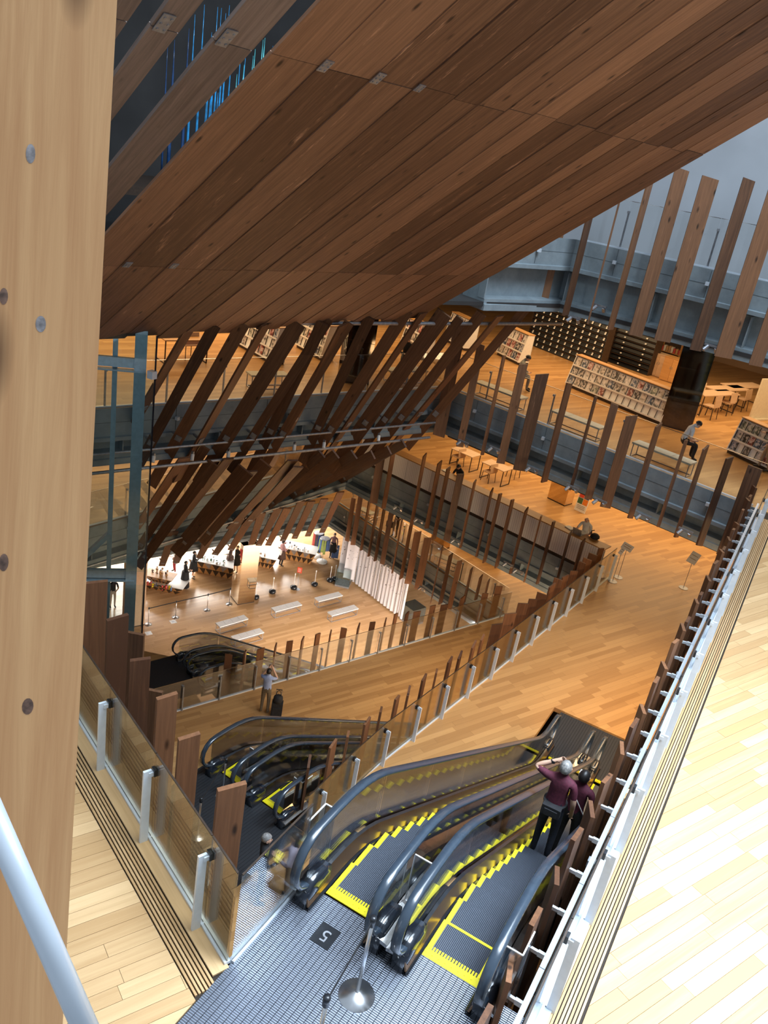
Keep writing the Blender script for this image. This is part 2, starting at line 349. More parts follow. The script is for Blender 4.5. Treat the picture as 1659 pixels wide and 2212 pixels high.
# ================================================================== THE SETTING
e5 = hd(67.5); n5 = Vector((-e5.y, e5.x, 0))           # back-left edges run along e5; n5 points away from the void
A5 = at(500, 866, 0)
def bl(off, s, z=0.0): return Vector((A5.x, A5.y, z)) + n5 * off + e5 * s
def inter(p, d, q, e):
    den = d.x * e.y - d.y * e.x; t = ((q.x - p.x) * e.y - (q.y - p.y) * e.x) / den; return p + d * t
f5 = hd(-12.5); F5 = Vector((-6.43, 23.75, 0))
f4 = hd(-12.0); F4 = Vector((-10.47, 27.87, 0))
f3 = hd(-19.1); F3 = Vector((-12.44, 32.51, 0))
C5 = inter(bl(0, 0), e5, F5, f5); B4 = bl(4.40, -0.52); e4 = (bl(5.66, 4.74) - B4).normalized(); n4 = Vector((-e4.y, e4.x, 0)); C4 = inter(B4, e4, F4, f4); C3 = inter(bl(12.9, 0), e5, F3, f3)
f6 = hd(-6.0); F6 = Vector((-6.04, 23.64, 0)); C6 = inter(bl(-3.4, 0), e5, F6, f6)
def P2(v): return (v.x, v.y)
def slab(name, polys, z, mat, label, thick=0.12):
    mb = MB()
    for p in polys: mb.prism(p, z - thick, z)
    o = mb.build(name, mat); tag(o, label, 'floor', None, 'structure'); return fixn(o)
ext5 = bl(0, -11); ext4 = B4 - e4 * 9; ext3 = bl(12.9, -12)
# level five: library beyond the void, and the bases under the boarded floors nearby
slab('floor', [[P2(C5), (-0.3, F5.y + (-0.3 - F5.x) * f5.y / f5.x), (9, 22.0), (9, 48), (-24, 48)], [P2(C5), (-24, 48), (-40, 20), P2(bl(26, -11)), P2(ext5)]], Z5, 'oak_floor', 'honey oak floor of the library with the magazine racks')
slab('floor', [[(-13, 8.65), (-2.93, 4.48), (-2.93, -2), (-13, -2)]], Z5 - 0.021, 'joint_dark', 'pale oak floor at lower left beside the glass railing')
slab('floor', [[(-0.36, -2), (7, -2), (7, 22.0), (-0.36, 22.36)]], Z5 - 0.021, 'joint_dark', 'bright sunlit oak floor along the right edge')
floors = [o for o in COL.objects if o.name.startswith('floor')]
# level four
slab('floor', [[(-5.62, 10.9), (-5.66, 13.1), (-5.2, 17.21), (-5.07, 18.28), (-4.2, 26.81), (9, 24), (9, 18.35), (-3.2, 18.35), (-3.2, 10.9)],
               [(-4.2, 26.81), (-4.4, 26.58), P2(C4), (-24, 52), (9, 52), (9, 24)], [P2(C4), (-24, 52), (-44, 24), P2(bl(27, -9)), P2(ext4)], [(-10.0, 8.0), (-9.4, 11.25), (-5.6, 10.9), (-3.2, 10.9), (-3.2, 5), (-10, 5)]], Z4, 'oak_floor', 'orange lit oak floor one level below')
# level three
slab('floor', [[(-14.95, 15.9), (-8.49, 31.11), (9, 26), (9, 8), (-14.95, 8)], [(-8.49, 31.11), P2(C3), (-26, 54), (9, 54), (9, 26)], [P2(C3), (-26, 54), (-48, 30), P2(bl(32, -12)), P2(ext3)],
               [(-22, 17.0), (-16.6, 19.25), (-14.05, 18.02), (-14.95, 15.9), (-14.95, 13), (-22, 13)]], Z3, 'oak_floor', 'oak floor two levels below with a man photographing')
# level two, one big hall
slab('floor', [[(-60, 0), (10, 0), (10, 62), (-60, 62)]], Z2, 'oak_hall', 'pale oak floor of the entrance hall at the bottom', 0.3)

# --- boards of the two nearby floors
def clip(poly, a, b):
    out = []
    for i in range(len(poly)):
        p, q = poly[i], poly[(i + 1) % len(poly)]
        sp = (b[0] - a[0]) * (p[1] - a[1]) - (b[1] - a[1]) * (p[0] - a[0]); sq = (b[0] - a[0]) * (q[1] - a[1]) - (b[1] - a[1]) * (q[0] - a[0])
        if sp >= 0: out.append(p)
        if (sp >= 0) != (sq >= 0):
            t = sp / (sp - sq); out.append((p[0] + (q[0] - p[0]) * t, p[1] + (q[1] - p[1]) * t))
    return out
def lay_planks(parent, region, ang, wd, lmin, lmax, seed, mat='oak_plank'):
    rg = random.Random(seed); c, s = math.cos(math.radians(ang)), math.sin(math.radians(ang))
    loc = [(x * c + y * s, -x * s + y * c) for x, y in region]
    y0 = min(p[1] for p in loc); y1 = max(p[1] for p in loc); x0 = min(p[0] for p in loc); x1 = max(p[0] for p in loc)
    pcs = []; y = y0 - rg.random() * wd
    while y < y1:
        x = x0 - rg.random() * lmax
        while x < x1:
            L = rg.uniform(lmin, lmax); g = 0.0018
            poly = [(x + g, y + g), (x + L - g, y + g), (x + L - g, y + wd - g), (x + g, y + wd - g)]
            for i in range(len(loc)): 
                if poly: poly = clip(poly, loc[i], loc[(i + 1) % len(loc)])
            if len(poly) >= 3:
                cx_, cy_ = x + L / 2, y + wd / 2
                w = [(px * c - py * s, px * s + py * c) for px, py in poly]
                pr = [project((a, b, 0)) for a, b in w]
                vis = all(p is not None for p in pr)
                if vis:
                    us = [p[0] for p in pr]; vs = [p[1] for p in pr]
                    vis = max(us) > -20 and min(us) < 1680 and max(vs) > -20 and min(vs) < 2232
                    size = (max(us) - min(us)) * (max(vs) - min(vs))
                else: size = 0
                pcs.append((size if vis else -1, cx_, cy_, poly))
            x += L
        y += wd
    pcs.sort(key=lambda t: -t[0])
    for size, px, py, poly in pcs[:300]:
        if size < 0: break
        me = MB().prism([(a - px, b - py) for a, b in poly], -0.02, 0.0).mesh('floor_plank', mat)
        o = bpy.data.objects.new('floor_plank', me); COL.objects.link(o); o.parent = parent
        o.location = (px * c - py * s, px * s + py * c, Z5 + rg.uniform(-0.0006, 0.0006)); o.rotation_euler = (0, 0, math.radians(ang))
    rest = [q for k, q in enumerate(pcs) if k >= 300 or q[0] < 0]
    if rest:
        mb = MB(); tone = []
        for size, px, py, poly in rest:
            mb.prism(poly, -0.02, 0.0); tone += [rg.random()] * (len(poly) + 2)
        me = mb.mesh('floor_planks', mat); a = me.attributes.new('tone', 'FLOAT', 'FACE'); a.data.foreach_set('value', tone)
        o = bpy.data.objects.new('floor_planks', me); COL.objects.link(o); o.parent = parent; o.rotation_euler = (0, 0, math.radians(ang)); o['kind'] = 'stuff'
rl = hd(-22.5); RL0 = Vector((-6.58, 5.99, 0)); rn = Vector((-rl.y, rl.x, 0))   # left railing line; rn points to the void
def Lp(s, off): return RL0 + rl * s + rn * off
lay_planks(floors[1], [(-2.94, -0.6), P2(Lp(4.10, -0.40)), P2(Lp(-4.5, -0.40)), (-10.7, -0.6)], 63.5, 0.15, 0.9, 1.9, 3)
lay_planks(floors[2], [(0.02, 2.0), (6.9, 2.0), (6.9, 22.0), (0.02, 22.26)], 64.5, 0.15, 1.0, 2.0, 5)
def grille(parent, path, side, n, w, gap, z, mat):
    """slotted timber vent strip at the foot of a railing: slats with dark slots between"""
    for k in range(n):
        a = path[0] + side * (k * (w + gap) + w / 2); b = path[1] + side * (k * (w + gap) + w / 2)
        board('vent_slat', (a.x, a.y, z - 0.01), (b.x, b.y, z - 0.01), side, w, 0.02, mat, parent)
lb0, lb1 = Lp(-4.5, 0), Lp(3.93, 0)
for off0, wd in ((-0.20, 0.17),):
    pass
g = thing('timber_vent_strip', 'slotted timber vent strip at the foot of the left glass railing', 'vent', lb1)
grille(g, (Lp(-4.5, -0.385), Lp(4.06, -0.385)), rn, 6, 0.022, 0.014, 0.002, 'oak_plank')
board('border_board', Lp(-4.5, -0.085), Lp(3.97, -0.085), rn, 0.165, 0.02, 'oak_plank', g)
MB().box((0, 0, 0), (0.01, 0.01, 0.01))
g = thing('timber_vent_strip', 'long slotted timber vent strip beside the white right-hand railing', 'vent', (-0.2, 5, 0))
grille(g, (Vector((-0.235, 3, 0)), Vector((-0.235, 21.8, 0))), Vector((1, 0, 0)), 7, 0.022, 0.012, 0.002, 'oak_plank')
board('border_board', (-0.30, 3, -0.008), (-0.30, 21.9, -0.008), (1, 0, 0), 0.12, 0.02, 'oak_plank', g)

# --- concrete edges of the floors round the void (side = right of travel = into the slab)
def slab_edge(name, path, z, label, low=-1.52, body='concrete'):
    path = [Vector((p.x, p.y, z)) for p in path][::-1]
    mb = MB()
    mb.sweep(path, [(-0.02, 0.0), (-0.02, -0.72), (-0.08, -0.74), (-0.08, -0.84), (0.10, -0.86), (0.34, -0.90), (0.34, low + 0.34), (0.06, low + 0.30), (0.06, low + 0.18), (0.02, low + 0.16), (0.02, low), (0.9, low), (0.9, -0.16), (0.0, -0.16), (0.0, 0.0)][::-1], 0)
    o = fixn(mb.build(name, ['concrete'])); tag(o, label, 'slab edge', None, 'structure')
    # joints of the fascia panels and stiffeners in the recess
    L = 0.0
    for i in range(len(path) - 1):
        d = path[i + 1] - path[i]; n = max(1, int(d.length / 2.4)); t = d.normalized(); r = Vector((t.y, -t.x, 0))
        for k in range(n):
            p = path[i] + d * ((k + 0.5) / n)
            MB().bar(p + r * -0.024 + Vector((0, 0, -0.02)), p + r * -0.024 + Vector((0, 0, -0.70)), 0.012, 0.012, 0).build('panel_joint', 'concrete_dark', o)
            MB().box((0, 0, 0), (0.09, 0.09, 0.09)).build('glass_clamp', 'steel_white', o, loc=p + r * -0.10 + Vector((0, 0, -0.35)))
            q = p + d * (0.5 / n)
            MB().bar(q + r * 0.2 + Vector((0, 0, -0.9)), q + r * 0.2 + Vector((0, 0, low + 0.3)), 0.25, 0.03, 0, up=t).build('stiffener', 'concrete', o)
    MB().sweep([p + Vector((0, 0, -0.36)) for p in path], [(-0.024, 0), (-0.024, -0.012), (0.01, -0.012), (0.01, 0)]).build('seam', 'concrete_dark', o)
    return o
slab_edge('trim_1', [ext5, C5, Vector((-0.36, F5.y + (-0.36 - F5.x) * f5.y / f5.x, 0))], Z5, 'blue grey concrete floor edge under the magazine rack library')
slab_edge('trim_2', [ext4, C4, Vector((-4.5, F4.y + (-4.5 - F4.x) * f4.y / f4.x, 0))], Z4, 'blue grey concrete floor edge under the white panelled counter')
slab_edge('trim_3', [ext3, C3, Vector((-8.55, 31.15, 0))], Z3, 'grey concrete floor edge above the white banners')
slab_edge('trim_4', [C6 + e5 * -3, C6, F6 + f6 * 14], Z6, 'pale concrete floor edge of the top level at upper right', -2.0)
# near edges: left railing slab, 4F railing slab, 3F railing slab, right floor slab
slab_edge('trim_5', [Lp(3.95, 0.03), Lp(-5, 0.03)], Z5, 'concrete edge below the left glass railing', -1.3)
slab_edge('trim_6', [Vector((-5.66, 11.2, 0)), Vector((-5.68, 13.1, 0)), Vector((-5.22, 17.2, 0)), Vector((-4.22, 26.8, 0))][::-1], Z4, 'concrete edge below the curved glass railing', -1.3)
slab_edge('trim_7', [Vector((-14.95, 15.9, 0)), Vector((-14.4, 17.1, 0)), Vector((-8.5, 31.1, 0))][::-1], Z3, 'concrete edge below the railing by the man', -1.3)
slab_edge('trim_8', [Vector((-0.42, 2.0, 0)), Vector((-0.42, 22.3, 0))][::-1], Z5 - 0.02, 'concrete edge below the right-hand railing', -1.3)
# ceilings (undersides of the levels) and outer walls
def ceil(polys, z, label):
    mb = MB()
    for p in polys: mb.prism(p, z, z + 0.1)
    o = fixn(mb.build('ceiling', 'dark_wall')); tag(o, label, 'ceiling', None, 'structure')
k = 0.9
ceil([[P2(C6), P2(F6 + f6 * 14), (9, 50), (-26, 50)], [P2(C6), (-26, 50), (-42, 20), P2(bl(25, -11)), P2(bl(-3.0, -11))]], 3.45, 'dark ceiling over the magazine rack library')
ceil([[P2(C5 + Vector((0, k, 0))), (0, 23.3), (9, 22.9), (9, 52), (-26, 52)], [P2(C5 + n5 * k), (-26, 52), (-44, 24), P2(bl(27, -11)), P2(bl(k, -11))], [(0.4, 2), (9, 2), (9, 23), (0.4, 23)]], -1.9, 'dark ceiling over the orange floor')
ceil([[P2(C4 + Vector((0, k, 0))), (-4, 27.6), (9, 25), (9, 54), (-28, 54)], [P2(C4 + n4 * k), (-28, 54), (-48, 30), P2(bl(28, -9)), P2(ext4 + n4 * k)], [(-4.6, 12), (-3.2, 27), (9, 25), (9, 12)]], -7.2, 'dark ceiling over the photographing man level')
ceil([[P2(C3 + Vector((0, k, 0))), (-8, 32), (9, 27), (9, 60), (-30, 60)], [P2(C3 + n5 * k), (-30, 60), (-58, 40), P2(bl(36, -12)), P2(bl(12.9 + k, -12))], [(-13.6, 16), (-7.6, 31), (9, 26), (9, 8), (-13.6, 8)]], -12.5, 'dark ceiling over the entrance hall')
def wallbox(name, a, b, z0, z1, mat, label):
    a = Vector((a[0], a[1], 0)); b = Vector((b[0], b[1], 0)); d = (b - a).normalized(); r = Vector((d.y, -d.x, 0)) * 0.1
    mb = MB().prism([P2(a - r), P2(b - r), P2(b + r), P2(a + r)], z0, z1); o = fixn(mb.build(name, mat)); return tag(o, label, 'wall', None, 'structure')
wallbox('wall_back', (-30, 46), (9.2, 40), Z5, 3.5, 'warm_wall', 'warm brown back wall of the magazine rack library')
wallbox('wall_back', (-30, 50), (9.2, 44), Z4, -1.9, 'warm_wall', 'warm brown back wall of the orange lit level')
wallbox('wall_back', (-34, 54), (9.2, 46), Z3, -7.2, 'warm_wall', 'warm back wall two levels below')
wallbox('wall_back', (-60, 61), (10, 61), Z2, -12.5, 'white_paint', 'white back wall of the entrance hall')
wallbox('wall_back', (-16, 33), (9.2, 30.4), Z6 - 1.0, 16, 'plaster', 'pale grey plaster wall at the upper right')
wallbox('wall_left', (-34, 4), (-34, 46), Z5, 3.5, 'warm_wall', 'warm wall at the far left of the library')
wallbox('wall_left', (-40, 4), (-40, 50), Z4, -1.9, 'warm_wall', 'warm wall at the far left one level down')
wallbox('wall_left', (-46, 4), (-46, 54), Z3, -7.2, 'warm_wall', 'warm wall at the far left two levels down')
wallbox('wall_left', (-56, 0), (-56, 61), Z2, -12.5, 'white_paint', 'white wall at the far left of the hall')
wallbox('wall_left', (-24, -2), (-17, 40), 3.4, 16, 'dark_wall', 'dark wall behind the blue glass spires')
wallbox('wall_right', (9.1, -2), (9.1, 60), Z2, -1.9, 'warm_wall', 'wall closing the lower levels on the right')
wallbox('wall_right', (9.1, 22), (9.1, 48), -1.9, 16, 'plaster', 'pale wall closing the right side')
wallbox('wall_front', (-60, 0), (10, 0), Z2, -1.4, 'warm_wall', 'wall closing the lower levels towards the viewer')
# ================================================================== TIMBER LOUVRES
def plate_bracket(parent, p, x, y, sz=(0.16, 0.012, 0.24)):
    """perforated galvanised plate with bolts, lying on the board face"""
    x = Vector(x).normalized(); y = Vector(y); y = (y - x * y.dot(x)).normalized(); z = x.cross(y)
    R = Matrix((x, y, z)).transposed(); q = Vector(p) - Vector(parent.location)
    mb = MB().box(q, sz, 0, R)
    for sx in (-1, 1):
        for s_ in (-1, 0, 1): mb.box(q + R @ Vector((sx * sz[0] * 0.28, sz[1] * 0.8, s_ * sz[2] * 0.32)), (0.02, 0.014, 0.02), 0, R)
    return mb.build('bracket', 'steel_galv', parent)
# --- sloping soffit of lapped cedar boards (top of the picture)
SP0 = Vector((-10.64, 16.227, 3.0)); SE = Vector((0.30902, 0.95106, 0)); SD = Vector((-0.77409, 0.19479, -0.60236)); SN = SE.cross(SD).normalized()
if SN.z > 0: SN = -SN                                     # SN points down, towards the viewer
SW = SN.cross(SD).normalized()                            # in-plane width direction
if SW.dot(SE) < 0: SW = -SW
sof = thing('ceiling', 'sloping soffit of lapped dark cedar boards across the top', 'timber ceiling', SP0, 0, None, 'structure')
iv = [(-6.43, -5.72), (-5.72, -4.88), (-4.88, -4.15), (-4.15, -3.37), (-3.37, -2.85), (-2.85, -2.25), (-2.25, -1.67), (-1.67, -1.11), (-1.11, -0.56), (-0.56, -0.04), (-0.04, 0.56), (0.56, 1.0), (1.0, 1.48), (1.48, 2.03), (2.03, 2.42), (2.42, 2.88), (2.88, 3.55)]
def kz(z): return (z - 3.0) / SD.z
cosw = abs(SE.dot(SW))
rs = random.Random(11)
lows = [2.47, 2.2, 2.55, 2.62, 2.5, 2.7, 2.62, 2.78, 2.72, 2.8, 2.9, 2.8, 2.95, 2.85, 2.98, 2.9, 3.0]
for i, (s0, s1) in enumerate(iv):
    wd = (s1 - s0) * cosw + 0.05; sc = (s0 + s1) / 2 + 0.02
    tilt = math.radians(1.3); wv = (SW * math.cos(tilt) + SN * -math.sin(tilt))
    zj, zt = 4.5 + rs.uniform(-.03, .03), 7.72 + rs.uniform(-.03, .03)
    for (za, zb) in ((11.2, zt + 0.004), (zt - 0.004, zj + 0.004), (zj - 0.004, lows[i])):
        lift = SN * rs.uniform(-0.004, 0.006)
        a = SP0 + SE * sc + SD * kz(za) + lift; b = SP0 + SE * sc + SD * kz(zb) + lift
        board('plank', a, b, wv, wd, 0.045, 'cedar_soffit', sof, 0.0, 0.0)
    if i in (1, 2):
        plate_bracket(sof, SP0 + SE * (s0 + 0.05) + SD * (kz(7.74)) + SN * 0.04, SW, SN, (0.13, 0.012, 0.2)); plate_bracket(sof, SP0 + SE * (s0 + 0.08) + SD * (kz(4.55)) + SN * 0.04, SW, SN, (0.12, 0.012, 0.17))
    if i == 3: plate_bracket(sof, SP0 + SE * (s0 + 0.05) + SD * (kz(7.74)) + SN * 0.04, SW, SN, (0.12, 0.012, 0.14))
up = thing('timber_louvre_screen', 'open cedar louvres at the upper left in front of blue glass', 'louvres', SP0 + SE * -7)
for (s0, s1) in ((-7.17, -6.67), (-7.90, -7.58), (-8.75, -8.14)):
    sc = (s0 + s1) / 2; wd = (s1 - s0) * cosw
    for (za, zb) in ((11.2, 7.726), (7.718, 3.2)):
        board('slat', SP0 + SE * sc + SD * kz(za), SP0 + SE * sc + SD * kz(zb), SW, wd, 0.05, 'cedar_daylit', up)
    plate_bracket(up, SP0 + SE * (s0 + 0.1) + SD * kz(7.78) + SN * 0.04, SW, SN, (0.14, 0.012, 0.26))
# steel bar below the soffit and along the slabs
def barthing(name, a, b, r, label, mat='steel_galv'):
    a = Vector(a); b = Vector(b); o = MB().tube([Vector((0, 0, 0)), b - a], r, 8).build(name, mat, loc=a); return tag(o, label, 'steel bar')
barthing('steel_bar', bl(-2.85, -6.5, 2.85), bl(-2.85, 9.2, 2.85), 0.05, 'horizontal steel bar carrying the louvre heads under the soffit')
barthing('steel_bar', bl(-0.42, -6.5, -1.0), bl(-0.42, 7.2, -1.0), 0.035, 'steel rail with louvre brackets along the library floor edge')
barthing('steel_bar', bl(-0.30, -6.5, -1.55), bl(-0.30, 7.2, -1.55), 0.045, 'lower steel light rail under the library floor edge')
barthing('steel_bar', B4 - n4 * 0.45 - e4 * 3 + Vector((0, 0, -6.4)), B4 - n4 * 0.45 + e4 * 8.6 + Vector((0, 0, -6.4)), 0.035, 'steel rail with louvre brackets above the shop')
# --- louvre screen between top level and library level; (head px, foot px at the bracket rail, end px, apparent width px, twist)
def lou(parent, head, ph, foot, pf, end, wpx, mat='cedar'):
    a = onplane(head[0], head[1], *ph); b = onplane(foot[0], foot[1], *pf)
    d = (b - a).normalized()
    # continue along the same line to the pixel row of the end
    if end is not None:
        lo, hi = 0.0, 6.0
        for _ in range(30):
            mid = (lo + hi) / 2; p = project(b + d * mid)
            if p[1] < end: lo = mid
            else: hi = mid
        c = b + d * lo
    else: c = b
    a2 = a - d * 0.25
    mid = (a + b) / 2; dist = (mid - CAM).length
    view = (mid - CAM).normalized(); side = d.cross(view).normalized()
    wv = side if wpx > 16 else (side * 0.55 + view * 0.85)
    wd = wpx * dist / FPX if wpx > 16 else 0.30
    if wpx <= 16: wv = side * math.sin(math.radians(20)) + view * math.cos(math.radians(20))
    wd = max(0.22, min(0.5, wd))
    s = board('slat', a2, c, wv, wd, 0.05, mat, parent, 0.06, 0.0)
    q = b - Vector(parent.location)
    face = d.cross(wv).normalized()
    if face.dot(view) > 0: face = -face
    br = MB(); br.bar(q, q + n5 * 0.35 + Vector((0, 0, 0.02)), 0.05, 0.05).box(q + face * 0.04, (0.02, 0.16, 0.2), 0, Matrix((face, d.cross(face), d)).transposed())
    br.build('bracket', 'steel_galv', parent)
    return s
scr = thing('timber_louvre_screen', 'upper tier of slanted cedar louvres hanging before the magazine library', 'louvres', bl(-1, 0, 0))
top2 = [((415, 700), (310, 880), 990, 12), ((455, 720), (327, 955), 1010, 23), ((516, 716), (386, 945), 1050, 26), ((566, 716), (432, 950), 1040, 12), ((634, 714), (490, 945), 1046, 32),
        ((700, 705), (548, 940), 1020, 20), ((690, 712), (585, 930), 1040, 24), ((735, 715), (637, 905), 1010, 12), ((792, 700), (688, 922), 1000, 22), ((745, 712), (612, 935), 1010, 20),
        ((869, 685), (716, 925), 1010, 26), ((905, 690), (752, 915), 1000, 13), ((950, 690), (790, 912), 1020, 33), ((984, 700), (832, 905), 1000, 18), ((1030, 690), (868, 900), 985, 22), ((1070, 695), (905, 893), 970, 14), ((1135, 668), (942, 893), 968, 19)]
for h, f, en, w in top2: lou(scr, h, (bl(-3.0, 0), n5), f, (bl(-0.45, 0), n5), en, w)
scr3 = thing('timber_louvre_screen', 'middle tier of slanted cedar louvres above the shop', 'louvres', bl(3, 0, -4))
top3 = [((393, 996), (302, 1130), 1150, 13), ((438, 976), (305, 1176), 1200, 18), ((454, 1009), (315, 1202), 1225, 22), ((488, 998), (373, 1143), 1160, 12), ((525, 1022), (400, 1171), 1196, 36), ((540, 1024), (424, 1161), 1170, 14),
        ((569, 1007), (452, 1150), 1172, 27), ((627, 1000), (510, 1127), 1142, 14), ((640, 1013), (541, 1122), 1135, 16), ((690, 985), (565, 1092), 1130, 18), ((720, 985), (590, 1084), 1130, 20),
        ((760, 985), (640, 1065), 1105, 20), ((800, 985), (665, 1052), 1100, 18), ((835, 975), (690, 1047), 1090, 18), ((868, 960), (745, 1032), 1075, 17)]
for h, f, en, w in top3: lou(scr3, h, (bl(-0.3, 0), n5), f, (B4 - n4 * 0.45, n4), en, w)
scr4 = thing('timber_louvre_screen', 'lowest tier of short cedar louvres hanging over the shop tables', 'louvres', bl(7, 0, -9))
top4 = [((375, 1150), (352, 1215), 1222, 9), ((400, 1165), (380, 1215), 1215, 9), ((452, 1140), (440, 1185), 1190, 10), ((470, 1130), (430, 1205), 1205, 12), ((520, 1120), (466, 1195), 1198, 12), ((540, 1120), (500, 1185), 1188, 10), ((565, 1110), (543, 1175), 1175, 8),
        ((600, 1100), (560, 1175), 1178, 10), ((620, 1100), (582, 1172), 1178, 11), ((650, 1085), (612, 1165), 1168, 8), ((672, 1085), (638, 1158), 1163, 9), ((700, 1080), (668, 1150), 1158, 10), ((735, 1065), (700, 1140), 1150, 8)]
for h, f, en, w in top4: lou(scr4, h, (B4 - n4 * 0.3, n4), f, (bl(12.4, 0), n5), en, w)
# --- upright slats along the far edges
def slats(root, data, p0, ang, wmin=0.10, z0=None, mat='cedar', down=0.0, face=None):
    for (ut, vt, ub, vb, w) in data:
        a = pvert(ut, vt, p0, ang); b = pvert(ub, vb, p0, ang)
        if z0 is not None: a.z = z0 + random.uniform(-0.1, 0.1)
        b = Vector((b.x, b.y, b.z)); a.x, a.y = b.x, b.y
        b.z -= down
        dist = (b - CAM).length; wd = w * dist / FPX
        view = Vector((b.x, b.y, 0)).normalized(); side = Vector((view.y, -view.x, 0))
        if wd >= 0.20: wv = side * 0.97 + view * 0.2; wd = wd / 0.97
        else:
            t = max(0.0, (wd - 0.05)) / 0.28; wv = side * t + view * math.sqrt(max(0.05, 1 - t * t)); wd = 0.28
        board('slat', a, b, wv, min(wd, 0.45), 0.05, mat, root, random.choice((0.0, 0.07)), random.choice((0.04, 0.09, -0.05)))
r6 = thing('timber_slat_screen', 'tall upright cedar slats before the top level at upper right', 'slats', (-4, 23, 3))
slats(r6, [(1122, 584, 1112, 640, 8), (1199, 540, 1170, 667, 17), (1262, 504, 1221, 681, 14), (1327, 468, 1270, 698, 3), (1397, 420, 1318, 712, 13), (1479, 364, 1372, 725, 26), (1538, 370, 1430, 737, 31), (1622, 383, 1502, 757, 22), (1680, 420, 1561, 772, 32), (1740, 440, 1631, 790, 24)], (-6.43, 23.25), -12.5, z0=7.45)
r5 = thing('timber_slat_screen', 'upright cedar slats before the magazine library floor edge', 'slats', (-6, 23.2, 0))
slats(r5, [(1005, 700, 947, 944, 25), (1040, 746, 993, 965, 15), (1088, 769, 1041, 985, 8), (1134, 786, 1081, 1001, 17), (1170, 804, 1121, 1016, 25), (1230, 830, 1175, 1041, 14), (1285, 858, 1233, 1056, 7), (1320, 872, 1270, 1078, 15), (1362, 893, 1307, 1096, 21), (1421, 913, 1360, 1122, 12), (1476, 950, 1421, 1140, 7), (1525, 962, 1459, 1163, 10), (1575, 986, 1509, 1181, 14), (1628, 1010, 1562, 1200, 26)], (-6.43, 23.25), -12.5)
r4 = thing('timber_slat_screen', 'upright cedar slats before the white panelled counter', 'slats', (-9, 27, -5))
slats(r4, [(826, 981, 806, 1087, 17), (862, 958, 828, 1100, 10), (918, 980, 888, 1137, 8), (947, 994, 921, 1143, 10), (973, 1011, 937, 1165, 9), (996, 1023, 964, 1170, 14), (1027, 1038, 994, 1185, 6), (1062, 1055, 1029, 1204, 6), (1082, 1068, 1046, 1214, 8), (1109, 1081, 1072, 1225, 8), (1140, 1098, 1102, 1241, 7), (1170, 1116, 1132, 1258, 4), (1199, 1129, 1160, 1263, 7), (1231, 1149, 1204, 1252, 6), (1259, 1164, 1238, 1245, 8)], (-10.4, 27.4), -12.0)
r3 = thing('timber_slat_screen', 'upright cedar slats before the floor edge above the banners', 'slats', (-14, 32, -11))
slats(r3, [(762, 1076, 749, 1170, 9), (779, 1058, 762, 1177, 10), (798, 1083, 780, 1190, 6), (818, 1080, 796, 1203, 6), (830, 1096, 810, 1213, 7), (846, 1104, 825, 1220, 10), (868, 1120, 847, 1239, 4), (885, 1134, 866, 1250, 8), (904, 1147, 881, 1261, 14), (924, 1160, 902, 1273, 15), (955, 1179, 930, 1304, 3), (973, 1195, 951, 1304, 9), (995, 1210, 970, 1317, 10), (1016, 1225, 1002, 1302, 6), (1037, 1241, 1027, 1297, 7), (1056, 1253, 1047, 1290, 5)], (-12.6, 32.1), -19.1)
# --- boards standing along the near railings
rl3 = thing('timber_slat_screen', 'row of cedar slats outside the railing by the photographing man', 'slats', (-12, 23, -11))
slats(rl3, [(501, 1413, 485, 1504, 14), (531, 1408, 521, 1488, 6), (566, 1398, 554, 1481, 14), (594, 1393, 586, 1470, 5), (629, 1383, 616, 1461, 12), (655, 1378, 644, 1451, 6), (687, 1370, 675, 1448, 11), (711, 1365, 703, 1438, 4), (743, 1358, 731, 1431, 12), (771, 1350, 763, 1421, 5), (804, 1343, 793, 1411, 11), (832, 1338, 821, 1403, 4), (851, 1328, 842, 1396, 8), (879, 1323, 867, 1388, 8), (904, 1318, 889, 1381, 14), (928, 1308, 922, 1371, 11), (957, 1305, 947, 1366, 14), (998, 1288, 985, 1355, 10), (1044, 1282, 1035, 1338, 12), (1076, 1266, 1063, 1330, 13)], (-11.42, 24.65), 67.1, down=1.6, mat='cedar_board')
rl4 = thing('timber_slat_screen', 'row of cedar slats outside the long curved glass railing', 'slats', (-5.5, 18, -5))
def vline(u, v, dv):
    return (u, v, u + (103 - u) * dv / (5190 - v), v + dv)
d4 = []
for (u, v, w) in [(669, 1640, 5), (720, 1604, 14), (752, 1587, 5), (794, 1555, 12), (823, 1534, 5), (858, 1508, 10), (884, 1488, 5), (917, 1461, 9), (943, 1451, 4), (973, 1423, 9), (995, 1411, 7), (1025, 1388, 8), (1043, 1375, 7), (1075, 1345, 20), (1104, 1322, 22), (1131, 1302, 20), (1152, 1293, 16), (1171, 1284, 20), (1194, 1261, 12), (1206, 1252, 17), (1222, 1243, 13), (1241, 1232, 14), (1258, 1216, 14), (1269, 1209, 17), (1281, 1198, 17), (1299, 1185, 12)]:
    d4.append((*vline(u, v, 55), w))
slats(rl4, [q for q in d4 if q[0] < 1000], (-5.75, 15.2), 84.5, down=2.0, mat='cedar_board'); slats(rl4, [q for q in d4 if q[0] >= 1000], (-5.0, 21.5), 84.3, down=2.0, mat='cedar_board')
rl5 = thing('timber_slat_screen', 'broad cedar boards outside the left glass railing', 'slats', Lp(1, 0.3))
